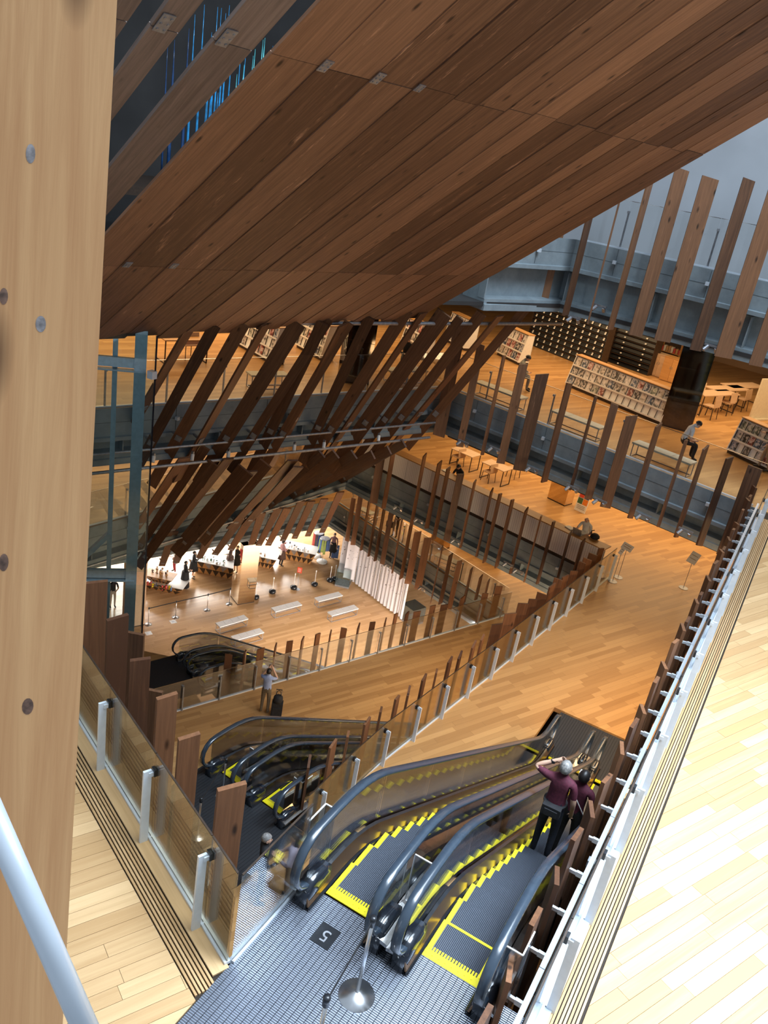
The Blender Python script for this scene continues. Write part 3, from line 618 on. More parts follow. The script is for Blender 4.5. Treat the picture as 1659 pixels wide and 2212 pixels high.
for (u0, v0, u1, v1, m_) in [(182, 1257, 230, 1252, 0), (232, 1339, 276, 1322, 0), (284, 1422, 323, 1420, 0), (342, 1505, 380, 1495, 0), (396, 1597, 422, 1577, 0), (472, 1705, 531, 1685, 0)]:
    pm = onplane((u0 + u1) / 2, (v0 + v1) / 2, Lp(0, 0.33), rn); dist = (pm - CAM).length
    view = Vector((pm.x, pm.y, 0)).normalized(); side = Vector((view.y, -view.x, 0)); wd = (u1 - u0) * dist / FPX
    wv = side * 0.94 + view * 0.34 * (1 if v1 < v0 - 6 else 0.1)
    board('slat', pm, pm - Vector((0, 0, 4.6)), wv, max(0.22, wd), 0.055, 'cedar_board', rl5, 0, 0.03)
for (u0, v0, u1, v1) in [(282, 1368, 297, 1366), (316, 1491, 341, 1489)]:
    pm = onplane((u0 + u1) / 2, (v0 + v1) / 2, Lp(0, 1.2), rn) ; dist = (pm - CAM).length
    board('slat', pm, pm - Vector((0, 0, 4)), (0.9, 0.4, 0), 0.3, 0.055, 'cedar', rl5)
rr = thing('timber_slat_screen', 'close row of cedar slats outside the white right-hand railing', 'slats', (-0.7, 9, 0))
y = 3.0; i = 0
while y < 22.2:
    tilt = (0.30, -0.05)[i % 2] + random.uniform(-0.06, 0.06)
    wv = Vector((math.sin(tilt), -math.cos(tilt), 0))
    board('slat', (-0.68, y, 0.72 + random.uniform(-0.12, 0.12)), (-0.68, y, -1.9), wv, 0.31, 0.05, 'cedar_board', rr, 0, random.choice((0.03, 0.06)))
    y += 0.62; i += 1
# ================================================================== GLASS RAILINGS
def railing(label, path, z, inside, h=1.14, step=1.2, post='fin', glassm='glass_bronze', ph=0.96, start=0.6, posts=None, panes=True):
    """frameless glass balustrade: panes in a floor channel, flat steel posts on the floor side with a top clamp"""
    path = [Vector((p[0], p[1], z)) for p in path]
    root = thing('glass_railing', label, 'railing', path[0]); o0 = path[0]
    seg = []; tot = 0
    for i in range(len(path) - 1):
        L = (path[i + 1] - path[i]).length; seg.append((tot, L, path[i], path[i + 1])); tot += L
    def P(s):
        for t0, L, a, b in seg:
            if s <= t0 + L + 1e-6: return a + (b - a) * ((s - t0) / L), (b - a).normalized()
        t0, L, a, b = seg[-1]; return b, (b - a).normalized()
    ch = MB().sweep([p - o0 for p in path], [(-0.03, 0), (0.03, 0), (0.03, 0.035), (-0.03, 0.035)]); fixn(ch.build('base_channel', 'steel_white', root))
    s = 0.0
    marks = posts if posts is not None else [start + k * step for k in range(int((tot - start) / step) + 1)]
    cuts = [0.0] + [m for m in marks if 0.05 < m < tot - 0.05] + [tot]
    for a, b in zip(cuts[:-1], cuts[1:]):
        pa, _ = P(a + 0.006); pb, _ = P(b - 0.006)
        mb = MB().bar(pa - o0 + Vector((0, 0, h / 2 + 0.02)), pb - o0 + Vector((0, 0, h / 2 + 0.02)), 0.012, h - 0.03); mb.build('glass_pane', glassm, root)
        mb = MB().bar(pa - o0 + Vector((0, 0, h + 0.008)), pb - o0 + Vector((0, 0, h + 0.008)), 0.018, 0.012); mb.build('top_edge', 'dark_brown' if post == 'fin' else 'stainless', root)
    for m in marks:
        p, d = P(m); r = Vector((d.y, -d.x, 0)) * inside
        q = p - o0
        R = Matrix((d, r, Vector((0, 0, 1)))).transposed()
        if post == 'fin':
            mb = MB().box(q + r * 0.085 + Vector((0, 0, ph / 2)), (0.028, 0.085, ph), 0, R)
            mb.box(q + r * 0.05 + Vector((0, 0, ph - 0.05)), (0.05, 0.05, 0.05), 0, R)
            po = mb.build('post', 'steel_white', root)
            MB().box(q + r * 0.012 + Vector((0, 0, ph - 0.04)), (0.07, 0.03, 0.085), 0, R).box(q - r * 0.02 + Vector((0, 0, ph - 0.04)), (0.07, 0.016, 0.085), 0, R).build('clamp', 'black_plastic', po)
        else:
            mb = MB().box(q + r * 0.05 + Vector((0, 0, ph / 2)), (0.045, 0.03, ph), 0, R)
            mb.box(q + r * 0.02 + Vector((0, 0, ph - 0.03)), (0.06, 0.07, 0.06), 0, R)
            mb.build('post', 'steel_galv', root)
    return root
railing('bronze tinted glass railing with white posts at the left', [P2(Lp(-4.6, 0)), P2(Lp(3.93, 0))], Z5, 1, posts=[0.5, 1.7, 2.9, 4.1, 5.62, 6.83, 8.05])
railing('short glass railing at the corner beside the upper escalator landing', [(-2.93, 4.52), (-2.93, 5.62)], Z5, 1, posts=[], glassm='glass_clear', h=1.1)
railing('long glass railing with white posts along the curved orange floor', [(-5.69, 10.7), (-5.68, 13.1), (-5.2, 17.21), (-5.07, 18.28), (-4.2, 26.81)], Z4, 1, posts=[0.45 + 1.2 * k for k in range(14)])
railing('glass railing with grey posts beside the photographing man', [(-15.0, 15.7), (-14.4, 17.13), (-12.14, 22.39), (-8.49, 31.11)], Z3, 1, step=1.2, post='thin', glassm='glass_rail', posts=[1.75 + 1.32 * k for k in range(12)])
railing('tall glass railing with white steel rails along the bright right floor', [(-0.36, 2.0), (-0.36, 22.3)], Z5, 1, posts=[0.3 + 1.2 * k for k in range(17)], glassm='glass_clear')
# white steel plates on the right-hand railing
rp = thing('steel_guard_rail', 'white painted steel guard rail running up the right side', 'guard rail', (-0.42, 8, 0))
for k in range(16):
    y0 = 2.3 + 1.2 * k
    MB().box((0, y0 - 8 + 0.6, 0), (0.12, 1.185, 0.02)).build('rail_plate', 'steel_white', rp, loc=(0.10, 0, 0.012))
    MB().box((0, y0 - 8 + 0.6, 0.5), (0.05, 1.19, 0.06)).build('rail_plate', 'steel_white', rp, loc=(-0.045, 0, -0.1))
    for dy in (0.25, 0.85):
        MB().box((0, 0, 0), (0.07, 0.035, 0.06)).bar((-0.03, 0, 0), (-0.11, 0.02, -0.02), 0.03, 0.04).build('bracket', 'steel_white', rp, loc=(-0.11, y0 - 8 + dy, 0.30))
FE = Vector((-0.6, F5.y + (-0.6 - F5.x) * f5.y / f5.x, 0))
railing('frameless glass railing with slim posts before the magazine racks', [P2(C5 + Vector((0.25, 0.1, 0))), P2(FE + Vector((0, 0.1, 0)))], Z5, -1, step=2.35, post='thin', glassm='glass_rail', start=1.2)
railing('frameless glass railing with slim posts behind the slanted louvres', [P2(bl(0.1, -9)), P2(bl(0.1, 8.0))], Z5, -1, step=1.6, post='thin', glassm='glass_rail', start=0.8)
railing('glass railing behind the slanted louvres one level down', [P2(B4 + n4 * 0.1 - e4 * 6), P2(B4 + n4 * 0.1 + e4 * 7.6)], Z4, -1, step=2.4, post='thin', glassm='glass_rail', start=0.8)
railing('glass railing above the white banners', [P2(C3 + Vector((0.3, 0.1, 0))), P2(Vector((-8.7, 31.3, 0)))], Z3, -1, step=2.0, post='thin', glassm='glass_rail', start=1.0)
railing('clear glass railing of the top level at upper right', [P2(C6 + Vector((0.2, 0.15, 0))), P2(F6 + f6 * 12 + Vector((0, 0.15, 0)))], Z6, -1, step=2.4, post='thin', glassm='glass_rail', start=1.0, h=1.2)

# ================================================================== ESCALATORS
RISE = 5.33
def prof(y, a=0.72):
    """height of the step band at distance y from the upper comb"""
    run = RISE / math.tan(math.radians(30)); k = math.tan(math.radians(30)); r = 0.55
    def soft(t):                                        # smooth max(t,0)
        if t <= -r: return 0.0
        if t >= r: return t
        return (t + r) ** 2 / (4 * r)
    return -k * (soft(y - a) - soft(y - a - run))
YL = 0.72 * 2 + RISE / math.tan(math.radians(30))       # lower comb
def step_mesh():
    mb = MB().box((0, 0.2, -0.02), (0.60, 0.396, 0.04)); mb.box((0, 0.392, -0.12), (0.60, 0.012, 0.20)); return mb
STEP = step_mesh().mesh('step', 'tread')
STRIPE = MB().box((-0.275, 0.2, 0.0015), (0.05, 0.396, 0.004)).box((-0.275, 0.40, -0.10), (0.05, 0.006, 0.19)).mesh('edge_stripe', 'yellow')
STRIPE_R = MB().box((0.275, 0.2, 0.0015), (0.05, 0.396, 0.004)).box((0.275, 0.40, -0.10), (0.05, 0.006, 0.19)).mesh('edge_stripe', 'yellow')
def escalator(label, comb, heading, cross=None, group='escalators', fascia='skirt_reflection', tail=None):
    root = thing('escalator', label, 'escalator', comb, math.radians(heading - 90), group)
    n = int(YL / 0.4)
    for k in range(n + 1):
        y = 0.06 + 0.4 * k
        if y > YL - 0.3: break
        st = bpy.data.objects.new('step', STEP); COL.objects.link(st); st.parent = root; st.location = (0, y, prof(y + 0.2))
        for me_ in (STRIPE, STRIPE_R):
            sp = bpy.data.objects.new('edge_stripe', me_); COL.objects.link(sp); sp.parent = st
        if cross == k: MB().box((0, 0.385, 0.002), (0.5, 0.03, 0.004)).build('edge_stripe', 'yellow', st)
    for y, s in ((0, 1), (YL, -1)):
        mb = MB().box((0, y + s * 0.0, prof(y) + 0.004), (0.60, 0.10, 0.012)); 
        for q in range(9): mb.box((-0.28 + q * 0.07, y, prof(y) + 0.012), (0.012, 0.012, 0.006))
        for q in range(20): mb.box((-0.285 + q * 0.03, y + s * 0.075, prof(y) + 0.004), (0.018, 0.05, 0.006))
        mb.build('comb_plate', 'yellow', root)
    ys = [-0.35 + 0.25 * k for k in range(int((YL + 0.7) / 0.25) + 1)] + [YL + 0.35]
    path = [(y, prof(max(0, min(YL, y)))) for y in ys]
    def strip(name, sec, mat, y0=-0.35, y1=YL + 0.35, par=root):
        pts = [(y, z) for y, z in path if y0 <= y <= y1]
        mb = MB(); o = 0; nn = len(sec)
        for (y, z) in pts:
            for (x, dz) in sec: mb.v.append(Vector((x, y, z + dz)))
        for i in range(len(pts) - 1):
            for j in range(nn):
                mb.f.append([i * nn + j, (i + 1) * nn + j, (i + 1) * nn + (j + 1) % nn, i * nn + (j + 1) % nn]); mb.m.append(0)
        mb.f.append(list(range(nn))); mb.f.append([(len(pts) - 1) * nn + j for j in range(nn)][::-1]); mb.m += [0, 0]
        return fixn(mb.build(name, mat, par))
    for s in (-1, 1):
        strip('skirt_panel', [(s * 0.305, -0.25), (s * 0.312, 0.05), (s * 0.325, 0.05), (s * 0.325, -0.25)], 'black_plastic')
        strip('skirt_brush', [(s * 0.296, 0.045), (s * 0.312, 0.06), (s * 0.312, 0.03)], 'black_rubber')
        strip('inner_deck', [(s * 0.318, 0.06), (s * 0.372, 0.225), (s * 0.385, 0.225), (s * 0.335, 0.05)], fascia)
        strip('deck_cover', [(s * 0.372, 0.225), (s * 0.405, 0.24), (s * 0.405, 0.20), (s * 0.372, 0.20)], 'black_plastic')
        strip('outer_deck', [(s * 0.43, 0.235), (s * 0.566, 0.20), (s * 0.566, 0.16), (s * 0.43, 0.18)], 'stainless')
        strip('side_cladding', [(s * 0.552, 0.19), (s * 0.566, 0.19), (s * 0.566, -0.75), (s * 0.552, -0.75)], 'dark_brown', 0.3)
        # glass between deck and handrail, in panes
        yy = -0.30
        while yy < YL + 0.3 - 0.05:
            y2 = min(yy + 1.55, YL + 0.3); m_ = MB(); K = 6
            for i in range(K + 1):
                y = yy + 0.004 + (y2 - yy - 0.008) * i / K; z = prof(max(0, min(YL, y)))
                for (x, dz) in ((s * 0.414, 0.22), (s * 0.414, 0.90), (s * 0.424, 0.90), (s * 0.424, 0.22)): m_.v.append(Vector((x, y, z + dz)))
            for i in range(K):
                for j in range(4): m_.f.append([i * 4 + j, (i + 1) * 4 + j, (i + 1) * 4 + (j + 1) % 4, i * 4 + (j + 1) % 4]); m_.m.append(0)
            m_.build('glass_pane', 'glass_grey' , root); yy = y2
        # handrail loop
        pts = []
        c0, r0 = -0.20, 0.345
        for k in range(9):
            an = math.radians(-90 - 180 * k / 8); pts.append((c0 + r0 * math.cos(an), 0.60 + r0 * math.sin(an)))
        for y, z in path:
            if 0 <= y <= YL: pts.append((y, z + 0.945))
        for k in range(9):
            an = math.radians(90 - 180 * k / 8); pts.append((YL + 0.20 + r0 * math.cos(an), -RISE + 0.60 + r0 * math.sin(an)))
        pts = [(pts[0][0] + 0.25, pts[0][1] + 0.02)] + pts + [(pts[-1][0] - 0.25, pts[-1][1] + 0.02)]
        mb = MB(); sec = [(-0.05, 0.0), (-0.042, 0.024), (0.042, 0.024), (0.05, 0.0), (0.042, -0.02), (-0.042, -0.02)]
        for i, (y, z) in enumerate(pts):
            a = Vector(pts[max(0, i - 1)]); b = Vector(pts[min(len(pts) - 1, i + 1)]); t = (b - a).normalized(); nrm = Vector((-t.y, t.x))
            for (x, q) in sec: mb.v.append(Vector((s * 0.42 + x, y + nrm.x * q, z + nrm.y * q)))
        for i in range(len(pts) - 1):
            for j in range(6): mb.f.append([i * 6 + j, (i + 1) * 6 + j, (i + 1) * 6 + (j + 1) % 6, i * 6 + (j + 1) % 6]); mb.m.append(0)
        mb.f.append(list(range(6))); mb.f.append([(len(pts) - 1) * 6 + j for j in range(6)]); mb.m += [0, 0]
        fixn(mb.build('handrail', 'handrail', root, True))
        # newel caps at both ends
        for (yc, zc, dr) in ((-0.16, 0.0, 1), (YL + 0.16, -RISE, -1)):
            prof_n = [(-0.20, 0.0), (-0.20, 0.20), (-0.15, 0.29), (-0.04, 0.33), (0.14, 0.30), (0.26, 0.235), (0.26, 0.0)]
            mb = MB(); k_ = len(prof_n)
            for x in (s * 0.335, s * 0.36, s * 0.48, s * 0.505):
                ins = 0.04 if abs(abs(x) - 0.42) > 0.08 else 0.0
                for (yy_, zz_) in prof_n: mb.v.append(Vector((x, yc + dr * (yy_ + (ins if yy_ < 0 else -ins)), zc + max(0, zz_ - ins))))
            for i in range(3):
                for j in range(k_): mb.f.append([i * k_ + j, (i + 1) * k_ + j, (i + 1) * k_ + (j + 1) % k_, i * k_ + (j + 1) % k_]); mb.m.append(0)
            mb.f.append(list(range(k_))); mb.f.append([3 * k_ + j for j in range(k_)]); mb.m += [0, 0]
            fixn(mb.build('newel_cap', 'black_gloss', root, True))
    strip('truss_cladding', [(-0.55, -0.30), (0.55, -0.30), (0.55, -0.75), (-0.55, -0.75)], 'dark_brown', 0.3, YL - 0.3)
    return root
plain('handrail', (0.030, 0.045, 0.065), 0.24, 0.0, 0.06, 12, 0.9); plain('black_gloss', (0.014, 0.018, 0.026), 0.16, 0, 0.06, 8, 0.8)  # handrail: bluish sky reflection put into the black base colour
escalator('near escalator on the left, with a bare yellow edged step band', (-2.366, 5.755, 0), 90, group='near escalators')
escalator('near escalator on the right, carrying two people in burgundy', (-1.23, 5.73, 0), 90, 0, group='near escalators')
r84 = hd(-6); 
escalator('middle escalator on the far side, with its handrail loop before the man', Vector((-8.04, 11.22, Z4)) + r84 * 0.3, 84, group='middle escalators', fascia='stainless')
escalator('middle escalator on the near side, behind the slatted railing', Vector((-6.91, 11.10, Z4)) + r84 * 0.3, 84, group='middle escalators', fascia='stainless')
r68 = hd(-22)
escalator('lowest escalator on the far side, its handrail loop before the benches', Vector((-16.0, 19.48, Z3)) + r68 * 0.3, 68, group='lowest escalators', fascia='stainless')
escalator('lowest escalator on the near side, next to the grey post railing', Vector((-16.0, 19.48, Z3)) + r68 * 1.43, 68, group='lowest escalators', fascia='stainless')
# --- landing plates of metal strips
def landing(label, corner, heading, wx, ly, z, mat, seed, n=None, floorplate=True):
    """corner = left end of the comb line; strips run along the travel direction"""
    root = thing('landing_plate', label, 'landing plate', (corner[0], corner[1], z), math.radians(heading - 90))
    sw = 0.062; n = int(wx / sw)
    me = MB().box((0, 0, 0), (sw - 0.005, ly, 0.02)).mesh('tread_strip', mat)
    for k in range(n):
        o = bpy.data.objects.new('tread_strip', me); COL.objects.link(o); o.parent = root; o.location = (sw * (k + 0.5), -ly / 2 - 0.05, -0.004)
    MB().box((wx / 2, -ly / 2 - 0.05, -0.03), (wx, ly, 0.03)).build('base_plate', 'black_plastic', root)
    return root
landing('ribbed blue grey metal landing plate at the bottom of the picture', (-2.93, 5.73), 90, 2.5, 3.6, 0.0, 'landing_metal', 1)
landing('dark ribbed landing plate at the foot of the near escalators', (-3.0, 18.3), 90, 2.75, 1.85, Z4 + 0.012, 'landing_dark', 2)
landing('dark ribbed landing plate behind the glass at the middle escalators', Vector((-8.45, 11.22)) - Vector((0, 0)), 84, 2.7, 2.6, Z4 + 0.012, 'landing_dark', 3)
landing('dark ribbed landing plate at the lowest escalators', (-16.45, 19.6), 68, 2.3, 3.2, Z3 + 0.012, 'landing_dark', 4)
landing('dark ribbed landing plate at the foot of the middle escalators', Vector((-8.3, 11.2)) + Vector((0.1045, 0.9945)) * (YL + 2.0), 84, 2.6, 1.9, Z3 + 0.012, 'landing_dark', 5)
# floor number plate "5" set in the landing
np_ = thing('floor_number_plate', 'dark plate with the number 5 set in the landing', 'floor plate', (at(703, 2023, 0).x, at(703, 2023, 0).y, 0.0))
MB().box((0, 0, 0.009), (0.21, 0.25, 0.006)).build('plate', 'black_plastic', np_)
def text(body, size, mat, parent, loc, rot, name='lettering', ext=0.001):
    cu = bpy.data.curves.new(name, 'FONT'); cu.body = body; cu.size = size; cu.extrude = ext; cu.align_x = 'CENTER'; cu.align_y = 'CENTER'
    t = bpy.data.objects.new(name, cu); COL.objects.link(t)
    dg = bpy.context.evaluated_depsgraph_get(); me = bpy.data.meshes.new_from_object(t.evaluated_get(dg)); COL.objects.unlink(t); bpy.data.objects.remove(t)
    me.materials.clear(); me.materials.append(MAT[mat]); o = bpy.data.objects.new(name, me); COL.objects.link(o); o.parent = parent; o.location = loc; o.rotation_euler = rot; return o
text('5', 0.19, 'steel_galv', np_, (0, 0, 0.0135), (0, 0, math.radians(180)))
# clear acrylic guards between the newels of the near escalators
def acrylic(label, loc, rotz, w=0.34, h=0.62, d=0.3):
    root = thing('acrylic_guard', label, 'guard', loc, rotz)
    MB().box((0, 0, h / 2), (w, 0.008, h)).build('panel', 'glass_clear', root); MB().box((w / 2, d / 2, h / 2), (0.008, d, h)).build('panel', 'glass_clear', root)
    MB().box((0, 0, h), (w, 0.014, 0.012)).build('top_edge', 'white_paint', root); MB().box((w / 2, d / 2, h), (0.014, d, 0.012)).build('top_edge', 'white_paint', root)
    MB().box((-w / 2, 0, h / 2), (0.01, 0.012, h)).build('side_edge', 'chrome', root)
acrylic('clear acrylic guard between the two near escalators', (-1.80, 5.95, 0.22), 0.0, 0.22)
acrylic('clear acrylic guard between the right near escalator and the slats', (-0.70, 5.55, 0.22), 0.0, 0.16)
acrylic('clear acrylic guard at the left handrail of the near escalators', (-2.90, 5.95, 0.22), math.pi, 0.12)
acrylic('clear acrylic guard between the middle escalators', Vector((-7.43, 11.32, Z4 + 0.22)), math.radians(-6), 0.22)
acrylic('clear acrylic guard beside the nearer middle escalator', Vector((-6.25, 11.2, Z4 + 0.22)), math.radians(-6), 0.22)
# ================================================================== NEAR COLUMN, TUBE, LIFT, SPIRES
def cray(u, v, depth):
    r = ray(u, v); return CAM + r * depth            # depth along the optical axis
c0 = cray(252, -60, 1.6); c1 = cray(128, 2270, 1.6)
ux = (cray(100, 1106, 1.6) - cray(0, 1106, 1.6)).normalized()
nc = thing('timber_post', 'pale knotty cedar board standing close at the left edge', 'timber post', c1)
wd = 0.34
vw = (c1 + c0).normalized() * 0 + ((c0 + c1) / 2 - CAM).normalized(); sdv = (c1 - c0).normalized().cross(vw).normalized()
if sdv.dot(ux) < 0: sdv = -sdv
sdv = (sdv + vw * 0.12).normalized()
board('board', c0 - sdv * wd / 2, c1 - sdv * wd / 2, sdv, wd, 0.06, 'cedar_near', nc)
plain('knot', (0.20, 0.11, 0.075), 0.5, 0, 0.3, 60); plain('knot_grey', (0.30, 0.27, 0.27), 0.4, 0, 0.3, 60)
nb_ = sdv.cross((c1 - c0).normalized()).normalized()
if nb_.dot(vw) > 0: nb_ = -nb_
for (ku, kv, kw, kh, km) in ((66, 332, 9, 20, 'knot_grey'), (88, 700, 10, 17, 'knot_grey'), (8, 640, 8, 17, 'knot'), (8, 1215, 9, 18, 'knot'), (60, 1526, 11, 17, 'knot')):
    kp = onplane(ku, kv, c1 + nb_ * 0.0305, nb_); L_ = 1.6 / FPX
    mb = MB(); dn = (c1 - c0).normalized()
    for i in range(14): mb.v.append(kp - c1 + sdv * (math.cos(i / 14 * 6.283) * kw * L_) + dn * (math.sin(i / 14 * 6.283) * kh * L_))
    mb.v.append(kp - c1 + nb_ * 0.0015)
    for i in range(14): mb.f.append([i, (i + 1) % 14, 14]); mb.m.append(0)
    mb.build('knot', km, nc, True)
t0 = cray(-60, 1660, 1.12); t1 = cray(215, 2290, 1.12)
tb = MB().tube([Vector((0, 0, 0)), t1 - t0], 0.0165, 20).build('handrail_tube', 'steel_white', smooth=True, loc=t0); tag(tb, 'white steel handrail tube crossing the lower left corner', 'handrail')
# glass lift shaft with blue grey steel frame
lift = thing('lift_shaft', 'glass lift shaft with blue grey steel frame behind the cedar post', 'lift shaft', (0, 0, 0))
rlf = ray(296, 1000); hl = Vector((rlf.x, rlf.y, 0)).normalized(); LB = hl * 17.6; sl = Vector((hl.y, -hl.x, 0))
lift.location = (LB.x, LB.y, Z3)
def Lz(s, f, z): return sl * s + hl * f + Vector((0, 0, z - Z3))
for s_, f_, w in ((-0.02, 0.0, 0.24), (-0.52, 0.1, 0.10), (-1.9, 0.0, 0.22), (-0.02, 1.9, 0.2), (-1.9, 1.9, 0.2)):
    MB().bar(Lz(s_, f_, Z3 - 3), Lz(s_, f_, 2.75), w, w * 0.9, 0, hl).build('steel_column', 'steel_blue', lift)
for z in (2.05, -2.9, -8.0):
    for a, b in (((-1.9, 0), (0.05, 0)), ((0, 0), (0, 1.9))):
        MB().bar(Lz(a[0], a[1] - 0.03, z), Lz(b[0], b[1] - 0.03, z), 0.10, 0.20).build('steel_beam', 'steel_blue', lift); MB().bar(Lz(a[0], a[1] - 0.05, z - 0.16), Lz(b[0], b[1] - 0.05, z - 0.16), 0.16, 0.03).build('beam_flange', 'steel_blue', lift)
    if z < 1: MB().bar(Lz(-1.2, 0.1, z + 0.15), Lz(-0.52, 0.1, z + 0.95), 0.16, 0.10).build('brace', 'steel_blue', lift)
for z0, z1 in ((2.2, 2.7), (-2.75, 1.9), (-7.85, -3.1), (-11, -8.2)):
    for a, b in (((-1.9, -0.2), (0.28, -0.2)), ((0.28, -0.2), (0.28, 1.9))):
        pa, pb = Lz(a[0], a[1], (z0 + z1) / 2), Lz(b[0], b[1], (z0 + z1) / 2)
        MB().bar(pa, pb, 0.012, z1 - z0).build('glass_pane', 'glass_lift', lift)
MB().bar(Lz(0.28, -0.2, -11), Lz(0.28, -0.2, 2.7), 0.035, 0.05, 0, hl).build('glass_edge', 'glass_edge_dark' if 'glass_edge_dark' in MAT else 'black_gloss', lift)
for z in (1.9, -6.2): MB().box(Lz(0.22, -0.24, z), (0.14, 0.14, 0.16)).build('clamp', 'steel_white', lift)
# blue blown-glass spires on the top level
plain('glass_blue', (0.02, 0.28, 0.62), 0.12, 0.0, 0.3, 4, 0.8); plain('glass_backlit', (0.10, 0.62, 0.78), 0.12, 0.0, 0.25, 4, 0.8); plain('glass_deep', (0.008, 0.05, 0.16), 0.15, 0, 0.3, 4, 0.8)  # bright cyan: backlit glow of the glass put into the colour
spx = [(434, 8, 433, 150, 5), (466, 14, 462, 140, 5), (474, 16, 472, 110, 4), (486, 28, 482, 110, 4), (492, 10, 490, 90, 4), (506, 18, 504, 70, 3), (460, 70, 452, 150, 5), (374, 85, 370, 230, 7), (403, 60, 400, 210, 6), (574, 82, 562, 200, 7), (566, 85, 557, 215, 5), (586, 98, 583, 170, 3), (552, 106, 540, 240, 6), (528, 140, 519, 245, 6), (545, 120, 536, 250, 4), (512, 160, 505, 250, 5), (498, 170, 490, 260, 5), (485, 180, 478, 260, 5), (470, 200, 466, 270, 5), (455, 215, 450, 275, 6), (447, 225, 441, 285, 4), (362, 90, 357, 205, 4), (416, 30, 412, 190, 5), (524, 40, 519, 130, 3), (533, 60, 528, 150, 3)]
sm = ['glass_blue', 'glass_backlit', 'glass_blue', 'glass_deep']
words = 'first second third fourth fifth sixth seventh eighth ninth tenth eleventh twelfth thirteenth fourteenth fifteenth sixteenth seventeenth eighteenth nineteenth twentieth'.split() + ['twenty-' + w for w in 'first second third fourth fifth sixth seventh eighth ninth'.split()]
order = sorted(range(len(spx)), key=lambda i: spx[i][2])
for rank, i in enumerate(order):
    ut, vt, ub, vb, w = spx[i]
    b = onplane(ub, vb, bl(2.2, 0), n5); t = onplane(ut, vt, bl(2.2, 0), n5); t.x, t.y = b.x, b.y
    b.z = 5.1; L = t.z - b.z; rr_ = w * (b - CAM).length / FPX / 2
    pr_ = [(rr_ * 0.9, 0), (rr_, L * 0.25), (rr_ * 0.8, L * 0.6), (rr_ * 0.35, L * 0.85), (0.004, L)]
    o = MB().lathe(pr_, n=8).build('glass_spire', sm[2 if w < 4 else (1 if 500 < ut < 590 else (3 if ut < 410 else 0))], smooth=True, loc=b)
    tag(o, words[rank] + ' slender blue glass spire from the left, behind the upper louvres', 'glass spire', 'blue glass spires')
pl_ = bl(2.2, 1, 5.0); o = MB().box((0, 0, 0), (3.0, 16.0, 0.2), 0, Matrix.Rotation(math.radians(-22.5), 3, 'Z')).build('display_plinth', 'dark_brown', loc=pl_); tag(o, 'dark plinth under the blue glass spires', 'plinth')
# ================================================================== FURNITURE
def bench(label, a, b, z, w=0.42, h=0.42, seats=4, mat='bench_top', group='benches', frame='steel_galv'):
    """a,b: pixel ends of the front top edge line centre"""
    A_, B_ = at(a[0], a[1], z + h), at(b[0], b[1], z + h); L = (B_ - A_).length; c = (A_ + B_) / 2; ang = math.atan2(B_.y - A_.y, B_.x - A_.x)
    root = thing('bench', label, 'bench', (c.x, c.y, z), ang, group)
    sw = L / seats
    for k in range(seats): MB().box((-L / 2 + sw * (k + 0.5), 0, h - 0.025), (sw - 0.012, w, 0.05)).build('seat', mat, root)
    for s in (-1, 1):
        x = s * (L / 2 - 0.05)
        for y in (-1, 1): MB().box((x, y * (w / 2 - 0.03), (h - 0.05) / 2), (0.022, 0.022, h - 0.05)).build('leg', frame, root)
        MB().box((x, 0, 0.012), (0.022, w - 0.06, 0.022)).build('stretcher', frame, root)
    for y in (-1, 1): MB().box((0, y * (w / 2 - 0.03), 0.012), (L - 0.1, 0.02, 0.02)).build('stretcher', frame, root)
    return root
plain('bench_top', (0.55, 0.55, 0.56), 0.5, 0, 0.03); plain('bench_cream', (0.60, 0.55, 0.42), 0.5, 0, 0.03)
bench('grey four-seat bench nearest the long white banners, in the back row', (684, 1295), (736, 1282), Z2, group='hall benches')
bench('grey four-seat bench in the middle of the hall, beside the mirrored column', (590, 1317), (648, 1302), Z2, group='hall benches')
bench('grey four-seat bench on the right, in front of the banners', (712, 1326), (770, 1310), Z2, group='hall benches')
bench('grey four-seat bench closest to the lowest escalator handrail', (503, 1379), (566, 1361), Z2, group='hall benches')
bench('grey four-seat bench left of the middle one, behind the escalator loop', (470, 1350), (532, 1332), Z2, group='hall benches')
bench('cream bench before the long magazine rack, empty', (1198, 884), (1304, 924), Z5, mat='bench_cream', group='library benches', seats=3)
bench('cream bench with a person in white hunched on it', (1373, 952), (1500, 1000), Z5, mat='bench_cream', group='library benches', seats=3)
bench('cream bench with a person in a striped vest', (1032, 822), (1134, 860), Z5, mat='bench_cream', group='library benches', seats=3)
bench('cream bench seen between the leftmost louvres', (537, 806), (620, 806), Z5, mat='bench_cream', group='library benches', seats=2)
bench('cream bench seen between the middle louvres', (836, 797), (918, 797), Z5, mat='bench_cream', group='library benches', seats=2)
bench('cream bench above the white banners', (942, 1196), (990, 1216), Z3, mat='bench_cream', group='lower benches', seats=3)
bench('cream bench half hidden at the far corner two levels down', (778, 1096), (806, 1110), Z3, mat='bench_cream', group='lower benches', seats=3)
